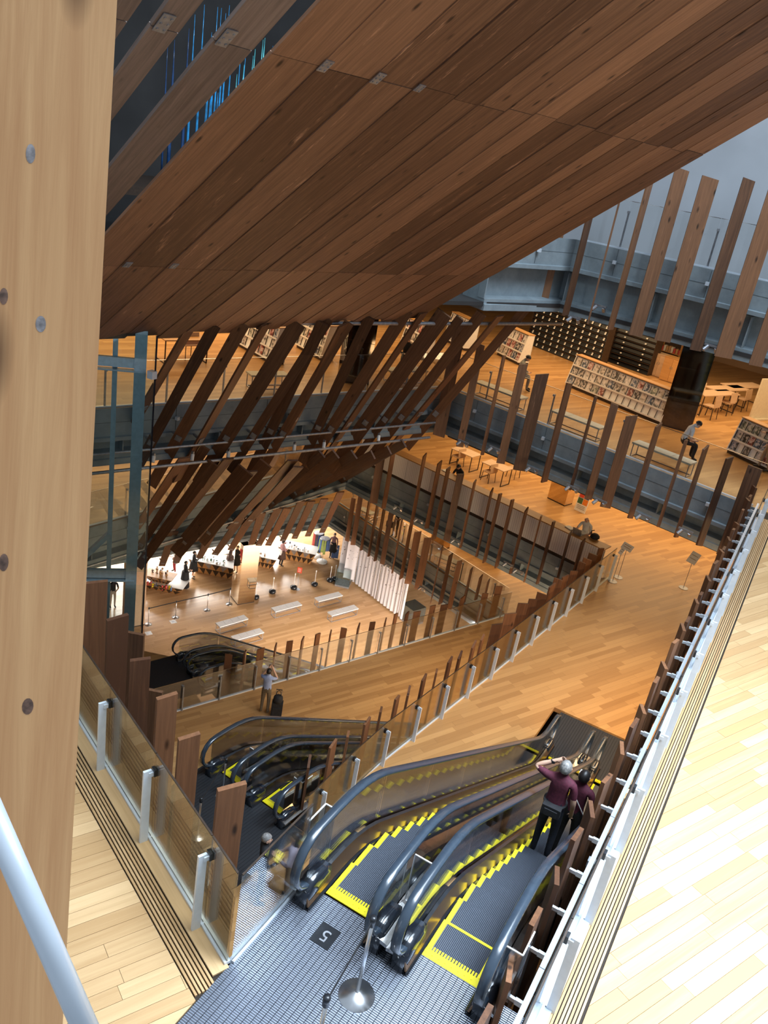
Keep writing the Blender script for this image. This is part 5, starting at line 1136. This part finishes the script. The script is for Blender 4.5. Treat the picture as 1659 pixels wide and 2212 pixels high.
goods(622, 1180, 664, 1196, Z2 + 0.9, 12, ['book_dark', 'white_paint', 'book_white'], '%s small ware from the left beside the woman in pink', 6, 'wares beside the woman in pink')
goods(556, 1198, 572, 1206, Z2 + 0.85, 6, ['chrome', 'book_tan', 'glass_clear'], '%s ware on the table behind the mirrored column', 7, 'wares behind the mirrored column')
def scarf_stand(label, u, v, cols_, seed):
    root = thing('scarf_stand', label, 'scarf stand', at(u, v, Z2)); rg = random.Random(seed)
    MB().lathe([(0.32, 0), (0.32, 0.07), (0.05, 0.09)], n=20).build('base', 'white_paint', root, True); MB().tube([(0, 0, 0.08), (0, 0, 1.65)], 0.02, 8).build('pole', 'chrome', root); MB().lathe([(0.28, 1.5), (0.30, 1.54), (0.28, 1.58)], n=20).build('ring', 'steel_galv', root)
    for k in range(14):
        a = k / 14 * 6.283; L = rg.uniform(0.6, 1.0); c = Vector((0.30 * math.cos(a), 0.30 * math.sin(a), 1.54)); t = Vector((-math.sin(a), math.cos(a), 0))
        MB().add([c + t * 0.05, c - t * 0.05, c - t * 0.07 + Vector((0, 0, -L)) + c * 0.0, c + t * 0.07 + Vector((0, 0, -L)), (c + t * 0.05) * 1.0 + Vector((c.x, c.y, 0)) * 0.06, c - t * 0.05 + Vector((c.x, c.y, 0)) * 0.06, c - t * 0.07 + Vector((0, 0, -L)) + Vector((c.x, c.y, 0)) * 0.1, c + t * 0.07 + Vector((0, 0, -L)) + Vector((c.x, c.y, 0)) * 0.1], [[0, 1, 2, 3], [7, 6, 5, 4], [0, 4, 5, 1], [1, 5, 6, 2], [2, 6, 7, 3], [3, 7, 4, 0]]).build('scarf', rg.choice(cols_), root)
plain('cloth_blue', (0.10, 0.18, 0.42), 0.8); plain('cloth_lime', (0.35, 0.45, 0.12), 0.8); plain('cloth_pink', (0.55, 0.28, 0.27), 0.8); plain('cloth_sky', (0.30, 0.45, 0.60), 0.8)
scarf_stand('round stand of dark blue and red scarves, the farther one', 682, 1202, ['book_dark', 'cloth_blue', 'book_red'], 2); scarf_stand('round stand of blue and lime scarves, the nearer one', 695, 1214, ['cloth_lime', 'cloth_sky', 'cloth_blue'], 3)
p = at(722, 1206, Z2); o = thing('shop_sign', 'blue and red standing sign at the shop corner', 'sign', p, math.radians(30)); MB().box((0, 0, 0.45), (0.42, 0.03, 0.8), 0, Matrix.Rotation(math.radians(-12), 3, 'X')).build('board', 'cloth_blue', o); MB().box((0, -0.03, 0.2), (0.38, 0.02, 0.12), 0, Matrix.Rotation(math.radians(-12), 3, 'X')).build('printed_band', 'book_red', o); MB().box((0, -0.01, 0.65), (0.3, 0.04, 0.05), 0, Matrix.Rotation(math.radians(-12), 3, 'X')).build('printed_line', 'white_paint', o)
# --- spot lights on the rails
def spot(label, u, v, off, group, mat='white_paint'):
    p = onplane(u, v, bl(off, 0), n5); root = thing('track_spotlight', label, 'spotlight', p, 0, group); MB().box((0, 0, 0.1), (0.06, 0.06, 0.08)).build('mount', 'steel_galv', root); MB().tube([(0, 0, 0.06), (0.05, -0.08, -0.08)], 0.05, 10).build('lamp_head', mat, root)
for k, (u, v) in enumerate([(332, 990), (416, 986), (494, 980), (636, 965), (700, 960), (818, 945)]): spot('white track spotlight under the library edge, %s from the left' % words[k], u, v, -0.3, 'track spotlights behind the louvres')
def spotf(label, u, v, p0, ang, group):
    p = pvert(u, v, p0, ang); root = thing('track_spotlight', label, 'spotlight', p, math.radians(ang), group); MB().box((0, 0, 0.06), (0.4, 0.05, 0.05)).build('arm', 'steel_galv', root); MB().tube([(-0.1, 0, 0.03), (-0.16, -0.1, -0.08)], 0.05, 10).build('lamp_head', 'steel_galv', root); MB().tube([(0.12, 0, 0.03), (0.1, 0.1, -0.08)], 0.05, 10).build('lamp_head', 'steel_galv', root)
for k, (u, v) in enumerate([(1000, 958), (1068, 972), (1150, 1015), (1236, 1056), (1296, 1085), (1390, 1118), (1480, 1150)]): spotf('grey spotlight pair under the magazine library edge, %s from the left' % words[k], u, v, (-6.43, 23.0), -12.5, 'spotlight pairs under the library edge')
for k, (u, v) in enumerate([(860, 1098), (905, 1125), (985, 1170), (1098, 1220), (1120, 1235)]): spotf('grey spotlight pair under the counter edge, %s from the left' % words[k], u, v, (-10.4, 27.1), -12, 'spotlight pairs under the counter edge')
for k, (u, v) in enumerate([(912, 1272), (838, 1222)]): spotf('grey spotlight pair above the white banners, %s from the right' % words[k], u, v, (-12.6, 31.9), -19, 'spotlight pairs above the banners')
for k, (u, v) in enumerate([(1145, 650), (1240, 690), (1295, 665), (1537, 752)]): spotf('grey spotlight pair under the top level, %s from the left' % words[k], u, v, (-6.43, 23.4), -12.5, 'spotlight pairs under the top level')
# ================================================================== PEOPLE
plain('c_burgundy', (0.085, 0.012, 0.028), 0.8, 0, 0.15, 30); plain('c_navy', (0.012, 0.016, 0.028), 0.8, 0, 0.15, 30); plain('c_blue', (0.30, 0.38, 0.62), 0.75, 0, 0.08, 30)
plain('c_khaki', (0.13, 0.10, 0.065), 0.8, 0, 0.1, 30); plain('c_black', (0.010, 0.010, 0.012), 0.8, 0, 0.2, 30); plain('c_white', (0.60, 0.60, 0.60), 0.8, 0, 0.04, 30)
plain('c_grey', (0.20, 0.20, 0.20), 0.8, 0, 0.1, 30); plain('c_pink', (0.42, 0.22, 0.22), 0.8, 0, 0.08, 30); plain('c_mauve', (0.30, 0.16, 0.17), 0.8, 0, 0.08, 30); plain('c_red', (0.30, 0.03, 0.05), 0.8, 0, 0.1, 30)
plain('c_brown', (0.10, 0.055, 0.04), 0.8, 0, 0.1, 30); plain('c_lilac', (0.50, 0.42, 0.50), 0.8, 0, 0.08, 30); plain('c_tan', (0.33, 0.24, 0.15), 0.8, 0, 0.08, 30); plain('shoe', (0.02, 0.018, 0.016), 0.5); plain('shoe_grey', (0.3, 0.3, 0.3), 0.5)
plain('c_vest', (0.26, 0.26, 0.24), 0.8, 0, 0.2, 60)
def person(label, loc, heading, H, top='c_black', bottom='c_black', hair='hair_black', shoes='shoe', pose='stand', arms=('down', 'down'), sleeve=0.5, lean=0.0, headtilt=0.0, longhair=False, bald=False, skirt=None, long_bottom=True, bag=None, stride=0.0):
    """one continuous body grown with a Skin modifier; heading = direction faced; local +Y is forward"""
    sc = H / 1.70
    J = {}; E_ = []; rad = {}; mt = {}
    def j(n, p, r): J[n] = Vector(p); rad[n] = r if isinstance(r, tuple) else (r, r)
    def e(a, b, m): E_.append((a, b, m))
    if pose == 'stand':
        j('pel', (0, 0, 0.95), (0.155, 0.11))
        for s, n in ((-1, 'l'), (1, 'r')):
            k = stride * s
            j('hip' + n, (s * 0.085, 0, 0.88), 0.088); j('kne' + n, (s * 0.10, 0.02 + k * 0.5, 0.49), 0.060); j('ank' + n, (s * 0.105, -0.03 + k, 0.09), 0.042); j('toe' + n, (s * 0.125, 0.13 + k, 0.035), 0.036)
    else:
        j('pel', (0, 0, 0.53), (0.165, 0.12))
        for s, n in ((-1, 'l'), (1, 'r')):
            j('hip' + n, (s * 0.09, 0.06, 0.52), 0.09); j('kne' + n, (s * 0.13, 0.44, 0.50), 0.066); j('ank' + n, (s * 0.13, 0.42, 0.09), 0.044); j('toe' + n, (s * 0.14, 0.57, 0.035), 0.036)
    base = J['pel']
    R = Matrix.Rotation(-lean, 3, 'X')
    def tz(x, y, z): return base + R @ Vector((x, y, z))
    j('wai', tz(0, 0, 0.14), (0.135, 0.095)); j('che', tz(0, 0.0, 0.33), (0.158, 0.105)); j('sho', tz(0, -0.005, 0.46), (0.11, 0.075)); j('nec', tz(0, 0.0, 0.545), 0.05)
    hR = R @ Matrix.Rotation(-headtilt, 3, 'X')
    hb = J['nec']
    j('jaw', hb + hR @ Vector((0, 0.025, 0.055)), (0.060, 0.070)); j('hea', hb + hR @ Vector((0, 0.012, 0.125)), (0.074, 0.090)); j('cro', hb + hR @ Vector((0, 0.0, 0.185)), (0.052, 0.062))
    j('nos', hb + hR @ Vector((0, 0.112, 0.085)), 0.013)
    e('pel', 'wai', 'top'); e('wai', 'che', 'top'); e('che', 'sho', 'top'); e('sho', 'nec', 'skin'); e('nec', 'jaw', 'skin'); e('jaw', 'hea', 'skin'); e('hea', 'cro', 'skin'); e('jaw', 'nos', 'skin')
    for s, n in ((-1, 'l'), (1, 'r')):
        e('pel', 'hip' + n, 'bottom'); e('hip' + n, 'kne' + n, 'bottom'); e('kne' + n, 'ank' + n, 'bottom' if long_bottom else 'skin'); e('ank' + n, 'toe' + n, 'shoe')
        a = arms[0 if s < 0 else 1]
        S0 = tz(s * 0.185, -0.005, 0.425)
        tgt = {'down': ((s * 0.235, -0.02, 0.16), (s * 0.245, 0.06, -0.07)), 'photo': ((s * 0.25, 0.20, 0.33), (s * 0.07, 0.27, 0.60)), 'front': ((s * 0.25, 0.04, 0.16), (s * 0.09, 0.26, 0.14)),
               'read': ((s * 0.24, 0.10, 0.18), (s * 0.08, 0.30, 0.22)), 'head': ((s * 0.40, 0.06, 0.44), (s * 0.16, 0.10, 0.62)), 'desk': ((s * 0.27, 0.14, 0.20), (s * 0.12, 0.36, 0.18)), 'reach': ((s * 0.24, 0.16, 0.20), (s * 0.20, 0.42, 0.24))}[a]
        j('sh' + n, S0, 0.062); j('el' + n, tz(*tgt[0]), 0.044); j('wr' + n, tz(*tgt[1]), 0.029)
        e('sho', 'sh' + n, 'top'); e('sh' + n, 'el' + n, 'top'); e('el' + n, 'wr' + n, 'top' if sleeve > 0.8 else ('skin'))
        d = (J['wr' + n] - J['el' + n]).normalized(); sd = Vector((1, 0, 0)); sd = (sd - d * sd.dot(d)).normalized(); up_ = d.cross(sd)
        pm = J['wr' + n] + d * 0.055; j('pa' + n, pm, (0.036, 0.02)); e('wr' + n, 'pa' + n, 'skin')
        for q, (o_, L_) in enumerate(((-0.027, 0.065), (-0.009, 0.078), (0.009, 0.074), (0.027, 0.058))):
            k1 = pm + d * 0.045 + sd * o_; j('f%d' % q + n, k1, 0.0095); j('g%d' % q + n, k1 + d * L_ * 0.7 - up_ * L_ * 0.5, 0.008); e('pa' + n, 'f%d' % q + n, 'skin'); e('f%d' % q + n, 'g%d' % q + n, 'skin')
        th = J['wr' + n] + d * 0.025 - sd * s * 0.034; j('t0' + n, th, 0.011); j('t1' + n, th + d * 0.04 - sd * s * 0.02, 0.009); e('pa' + n, 't0' + n, 'skin'); e('t0' + n, 't1' + n, 'skin')
    names = list(J); idx = {n: i for i, n in enumerate(names)}
    me = bpy.data.meshes.new('skeleton'); me.from_pydata([tuple(J[n]) for n in names], [(idx[a], idx[b]) for a, b, m in E_], [])
    ob = bpy.data.objects.new('skeleton', me); COL.objects.link(ob)
    md = ob.modifiers.new('skin', 'SKIN'); md.use_smooth_shade = True
    sv = me.skin_vertices[0].data if len(me.skin_vertices) else None
    if sv is None:
        bm = bmesh.new(); bm.from_mesh(me); bm.verts.layers.skin.verify(); bm.to_mesh(me); bm.free(); sv = me.skin_vertices[0].data
    for n in names: sv[idx[n]].radius = rad[n]; sv[idx[n]].use_root = (n == 'pel')
    sb = ob.modifiers.new('sub', 'SUBSURF'); sb.levels = 1; sb.render_levels = 1
    dg = bpy.context.evaluated_depsgraph_get(); bmesh_ = bpy.data.meshes.new_from_object(ob.evaluated_get(dg)); COL.objects.unlink(ob); bpy.data.objects.remove(ob)
    mats = [top, bottom, 'skin', shoes]; bmesh_.materials.clear()
    for m in mats: bmesh_.materials.append(MAT[m])
    mi = {'top': 0, 'bottom': 1, 'skin': 2, 'shoe': 3}
    segs = [(J[a], J[b], mi[m], a, b, max(rad[a][0], rad[b][0])) for a, b, m in E_]
    out = []
    for p in bmesh_.polygons:
        c = p.center; best = None
        for (a, b, m, an, bn, rr0) in segs:
            ab = b - a; t = max(0, min(1, (c - a).dot(ab) / max(1e-6, ab.length_squared))); dd = (a + ab * t - c).length - (rr0 * 0.6 if an in ('pel', 'wai', 'che') else 0)
            if best is None or dd < best[0]: best = (dd, m, an, bn, t)
        m = best[1]
        if best[2] == 'pel' and best[3] == 'wai' and best[4] < 0.35: m = 1
        if best[2][:2] == 'sh' and best[3][:2] == 'el' and sleeve < 0.5 and best[4] > 0.75: m = 2
        if best[2][:2] == 'el' and best[3][:2] == 'wr' and 0.5 < sleeve <= 0.8 and best[4] < 0.5: m = 0
        out.append(m)
    bmesh_.polygons.foreach_set('material_index', out); bmesh_.polygons.foreach_set('use_smooth', [True] * len(out))
    root = thing('person', label, 'person', loc, math.radians(heading - 90)); root.scale = (sc, sc, sc)
    bo = bpy.data.objects.new('body', bmesh_); COL.objects.link(bo); bo.parent = root
    # hair: a cap over crown and back of the head, thinner for a bald head
    if not bald:
        mb = MB(); nL, nS = 7, 14; hc = hb + hR @ Vector((0, 0.0, 0.125))
        for i in range(nL + 1):
            ph = math.pi * 0.62 * i / nL
            for k in range(nS):
                th_ = 2 * math.pi * k / nS; x, y_, z = math.sin(ph) * math.cos(th_), math.sin(ph) * math.sin(th_), math.cos(ph)
                if y_ > 0.25 and z < 0.35: z = 0.35; 
                mb.v.append(hc + hR @ Vector((x * 0.083, y_ * 0.102 - 0.006, z * (0.108 if z > 0 else 0.12))))
        for i in range(nL):
            for k in range(nS): mb.f.append([i * nS + k, i * nS + (k + 1) % nS, (i + 1) * nS + (k + 1) % nS, (i + 1) * nS + k]); mb.m.append(0)
        if longhair:
            o_ = len(mb.v)
            for i, z in enumerate((0.02, -0.08, -0.2)):
                for k in range(9):
                    th_ = math.pi + math.pi * k / 8; mb.v.append(hc + hR @ Vector((0.092 * math.cos(th_), 0.105 * math.sin(th_) * (1 - 0.1 * i) - 0.01, z)))
            for i in range(2):
                for k in range(8): mb.f.append([o_ + i * 9 + k, o_ + i * 9 + k + 1, o_ + (i + 1) * 9 + k + 1, o_ + (i + 1) * 9 + k]); mb.m.append(0)
        mb.build('hair', hair, root, True)
    for s in (-1, 1):
        hd_ = hb + hR @ Vector((s * 0.078, 0.01, 0.10)); MB().box(hd_, (0.014, 0.035, 0.05)).build('ear', 'skin', root)
        MB().box(hb + hR @ Vector((s * 0.03, 0.088, 0.118)), (0.022, 0.012, 0.010)).build('eye', 'black_plastic', root)
    if skirt:
        m_, z0, r0, r1 = skirt; zt = J['wai'].z - 0.02
        MB().lathe([(r1, z0), (r0 + (r1 - r0) * 0.5, (zt + z0) / 2), (r0, zt), (r0 * 0.95, zt + 0.03)], n=16).build('skirt', m_, root, True)
    return root, J, sc
def goto(root, J, name, off=(0, 0, 0)): return Vector(J[name]) + Vector(off)
# on the near right escalator
def stepz(y): return prof(y + 0.0)
py = 9.72 - 5.73; k_ = int((py - 0.06) / 0.4); ys_ = 0.06 + 0.4 * k_ + 0.2
man, Jm, sm_ = person('grey haired person in a burgundy shirt riding the near escalator, hand to head', (-1.30, 5.73 + ys_, prof(ys_)), 92, 1.70, 'c_burgundy', 'c_navy', 'hair_grey', arms=('head', 'down'), sleeve=0.4, headtilt=-0.1)
MB().box((0.0, -0.16, 0.97), (0.26, 0.09, 0.15)).box((0.0, -0.205, 0.955), (0.18, 0.03, 0.10)).build('waist_pouch', 'black_cloth', man); MB().lathe([(0.165, 1.0), (0.168, 1.03)], n=20).build('belt', 'black_cloth', man)
MB().lathe([(0.034, -0.02), (0.034, 0.02)], c=Jm['wrl'] * 0.85 + Jm['ell'] * 0.15, n=12).build('watch', 'black_plastic', man)
ys2 = ys_ + 0.4
wom, Jw, _ = person('dark haired person in burgundy with a thin strap, ahead on the near escalator', (-1.08, 5.73 + ys2, prof(ys2)), 88, 1.62, 'c_burgundy', 'c_black', 'hair_black', arms=('down', 'down'), sleeve=0.9, headtilt=-0.1)
MB().tube([Jw['shl'] + Vector((0.08, -0.06, 0.06)), Jw['che'] + Vector((0, -0.13, 0)), Jw['pel'] + Vector((0.17, -0.06, 0.05))], 0.008, 6).build('strap', 'white_paint', wom); MB().box(hb_ if False else Jw['hea'] + Vector((-0.075, 0.02, 0.0)), (0.02, 0.09, 0.06)).build('mask', 'white_paint', wom)
# man photographing
bm_, Jb, _ = person('man in a light blue shirt photographing the hall, seen from behind', at(570, 1540, Z3), 112, 1.74, 'c_blue', 'c_khaki', 'hair_black', 'shoe_grey', arms=('photo', 'photo'), sleeve=0.4)
MB().box((Jb['wrl'] + Jb['wrr']) / 2 + Vector((0, 0.05, 0.06)), (0.15, 0.02, 0.08)).build('phone', 'black_plastic', bm_)
sc_ = thing('suitcase', 'small black wheeled suitcase standing by the man in blue', 'suitcase', at(596, 1546, Z3), math.radians(30))
MB().box((0, 0, 0.31), (0.36, 0.24, 0.50)).box((0, -0.13, 0.25), (0.28, 0.03, 0.3)).build('case', 'black_cloth', sc_)
for sx in (-1, 1):
    MB().tube([(sx * 0.14 - 0.02, 0.08, 0.03), (sx * 0.14 + 0.02, 0.08, 0.03)], 0.03, 12).build('wheel', 'black_rubber', sc_); MB().tube([(sx * 0.09, 0.09, 0.56), (sx * 0.09, 0.09, 0.98)], 0.009, 6).build('handle_tube', 'steel_galv', sc_)
MB().tube([(-0.10, 0.09, 0.98), (0.10, 0.09, 0.98)], 0.014, 8).build('grip', 'black_plastic', sc_)
hb2 = thing('handbag', 'black handbag resting on the wheeled suitcase', 'bag', Vector(sc_.location) + Vector((0, 0, 0.56)), math.radians(30)); MB().lathe([(0.13, 0), (0.16, 0.08), (0.15, 0.2), (0.08, 0.26)], n=12).build('body', 'black_cloth', hb2, True)
MB().tube([(-0.09, -0.02, 0.22), (-0.06, -0.03, 0.42), (0.0, -0.03, 0.48), (0.06, -0.03, 0.42), (0.09, -0.02, 0.22)], 0.012, 6).build('strap', 'black_plastic', hb2)
# two on the landing behind the glass
p = at(577, 1806, Z4 + 1.52); person('older person in black with curly greying hair behind the corner glass', (p.x, p.y, Z4), 40, 1.55, 'c_black', 'c_black', 'hair_grey', arms=('down', 'front'), sleeve=0.95)
p = at(641, 1803, Z4 + 1.56); person('dark haired person in a floral lilac top behind the escalator handrail', (p.x, p.y, Z4), 200, 1.58, 'c_lilac', 'c_tan', 'hair_black', arms=('front', 'front'), sleeve=0.6, longhair=True)
# counter people
p = Vector((-5.53, 27.62, 0)); om, Jo, _ = person('bald person in a pale shirt bent over papers at the oak counter', (p.x, p.y, Z4 + 0.36), 258, 1.66, 'c_white', 'c_grey', bald=True, pose='sit', arms=('desk', 'desk'), sleeve=0.4, lean=0.18, headtilt=0.4)
MB().lathe([(0.2, -0.30), (0.2, -0.27), (0.03, -0.25), (0.03, 0.38), (0.18, 0.40), (0.19, 0.42)], n=16).build('stool', 'dark_brown', om)
def onctr(u, v): return at(u, v, Z4 + 1.02)
lp = thing('laptop', 'grey laptop open on the oak counter', 'laptop', onctr(1249, 1153), math.radians(165)); MB().box((0, 0, 0.01), (0.34, 0.24, 0.018)).build('base', 'steel_galv', lp); MB().box((0, 0.13, 0.12), (0.34, 0.012, 0.23), 0, Matrix.Rotation(math.radians(-12), 3, 'X')).build('lid', 'steel_galv', lp)
o = MB().box((0, 0, 0.012), (0.3, 0.42, 0.02)).build('paper_stack', 'white_paint', loc=onctr(1262, 1150)); o.rotation_euler = (0, 0, math.radians(150)); tag(o, 'open white papers before the bald person', 'papers')
o = MB().box((0, 0, 0.012), (0.30, 0.22, 0.03)).build('paper_stack', 'white_paint', loc=onctr(1231, 1141)); o.rotation_euler = (0, 0, math.radians(-30)); tag(o, 'crumpled white papers beside the laptop', 'papers')
o = thing('backpack', 'black backpack lying on the oak counter', 'backpack', onctr(1284, 1163), math.radians(20)); MB().lathe([(0.11, 0), (0.17, 0.04), (0.16, 0.11), (0.09, 0.17), (0.02, 0.18)], n=14).build('body', 'black_cloth', o, True); MB().box((0, -0.13, 0.07), (0.18, 0.07, 0.09)).build('pocket', 'black_cloth', o); MB().tube([(-0.1, 0.15, 0.05), (-0.12, 0.24, 0.16), (-0.06, 0.1, 0.25)], 0.018, 6).build('strap', 'black_plastic', o)
p = Vector((-11.0, 28.8, 0)); cs, _, _ = person('dark haired person in a black jersey writing at the counter', (p.x, p.y, Z4 + 0.27), 255, 1.62, 'c_black', 'c_navy', pose='sit', arms=('desk', 'desk'), sleeve=0.4, lean=0.3, headtilt=0.4); MB().lathe([(0.2, -0.30), (0.2, -0.27), (0.03, -0.25), (0.03, 0.38), (0.18, 0.40), (0.19, 0.42)], n=16).build('stool', 'dark_brown', cs)
o = MB().box((0, 0, 0.012), (0.3, 0.22, 0.02)).build('paper_stack', 'white_paint', loc=onctr(964, 1018)); o.rotation_euler = (0, 0, math.radians(-20)); tag(o, 'papers on the counter beside the person in the black jersey', 'papers')
# library benches
p = at(1112, 838, 0); person('person in a striped vest reading on a cream bench', (p.x, p.y - 0.1, 0), 20, 1.66, 'c_vest', 'c_grey', pose='sit', arms=('read', 'read'), sleeve=0.9, lean=0.3, headtilt=0.5)
p = at(1462, 985, 0); person('person in a white shirt hunched reading on a cream bench', (p.x, p.y - 0.1, 0), 25, 1.66, 'c_white', 'c_black', pose='sit', arms=('read', 'read'), sleeve=0.4, lean=0.45, headtilt=0.5)
person('person in dark top and beige trousers striding at the right edge', at(1645, 1016, 0), 175, 1.68, 'c_brown', 'c_tan', stride=0.16, arms=('down', 'front'), sleeve=0.9)
p = at(874, 800, 0); person('dark seated figure glimpsed through the middle louvres', (p.x, p.y - 0.1, 0), 300, 1.62, 'c_black', 'c_black', pose='sit', arms=('read', 'read'), sleeve=0.9, lean=0.2)
# two levels down
person('person in a black top and shorts carrying a bag above the banners', at(851, 1160, Z3), 265, 1.62, 'c_black', 'c_tan', arms=('front', 'reach'), sleeve=0.4, long_bottom=False)
o = thing('tote_bag', 'dark tote bag held by the person above the banners', 'bag', at(841, 1138, Z3 + 0.7), math.radians(10)); MB().box((0, 0, 0.15), (0.34, 0.12, 0.3)).build('body', 'dark_brown', o); MB().tube([(-0.1, 0, 0.28), (-0.06, 0, 0.46), (0.06, 0, 0.46), (0.1, 0, 0.28)], 0.01, 6).build('strap', 'black_plastic', o)
# hall and shop
person('person in a long black coat nearest the low shop table', at(398, 1271, Z2), 60, 1.62, 'c_black', 'c_black', skirt=('c_black', 0.12, 0.19, 0.27), arms=('front', 'front'), sleeve=0.95)
person('person in black photographing the stemware table', at(416, 1250, Z2), 40, 1.66, 'c_black', 'c_black', arms=('photo', 'photo'), sleeve=0.95, skirt=('c_black', 0.55, 0.18, 0.25), long_bottom=False)
person('person in a long dark coat left of the mirrored hall column', at(494, 1238, Z2), 200, 1.66, 'c_brown', 'c_black', skirt=('c_brown', 0.2, 0.2, 0.28), arms=('down', 'front'), sleeve=0.95)
person('person in red trousers behind the dark coat', at(512, 1222, Z2), 110, 1.62, 'c_white', 'c_red', arms=('front', 'down'), sleeve=0.9)
person('person in black half hidden by the mirrored hall column', at(521, 1243, Z2), 150, 1.64, 'c_black', 'c_black', skirt=('c_black', 0.15, 0.19, 0.27), arms=('reach', 'down'), sleeve=0.9)
pk, _, _ = person('woman in a pink jumper and brown skirt by the book table', at(606, 1223, Z2), 70, 1.62, 'c_pink', 'c_black', skirt=('c_brown', 0.55, 0.17, 0.27), arms=('front', 'front'), sleeve=0.95); MB().box((0.0, -0.17, 1.0), (0.28, 0.1, 0.30)).build('shoulder_bag', 'white_paint', pk)
person('person in a mauve top and black skirt at the shop corner', at(716, 1205, Z2), 290, 1.62, 'c_mauve', 'c_black', skirt=('c_black', 0.5, 0.17, 0.27), arms=('down', 'front'), sleeve=0.6)
person('child in red with a blue cap behind the woman in pink', at(608, 1200, Z2), 60, 1.35, 'c_red', 'c_navy', 'cloth_blue', arms=('down', 'front'), sleeve=0.9)
person('person in white with red trousers beyond the low shop table', at(376, 1236, Z2), 240, 1.6, 'c_white', 'c_red', arms=('front', 'front'), sleeve=0.9)
person('person in a navy top and white trousers seen through the lift glass', at(243, 1312, Z2), 330, 1.66, 'c_navy', 'c_white', arms=('front', 'down'), sleeve=0.4)
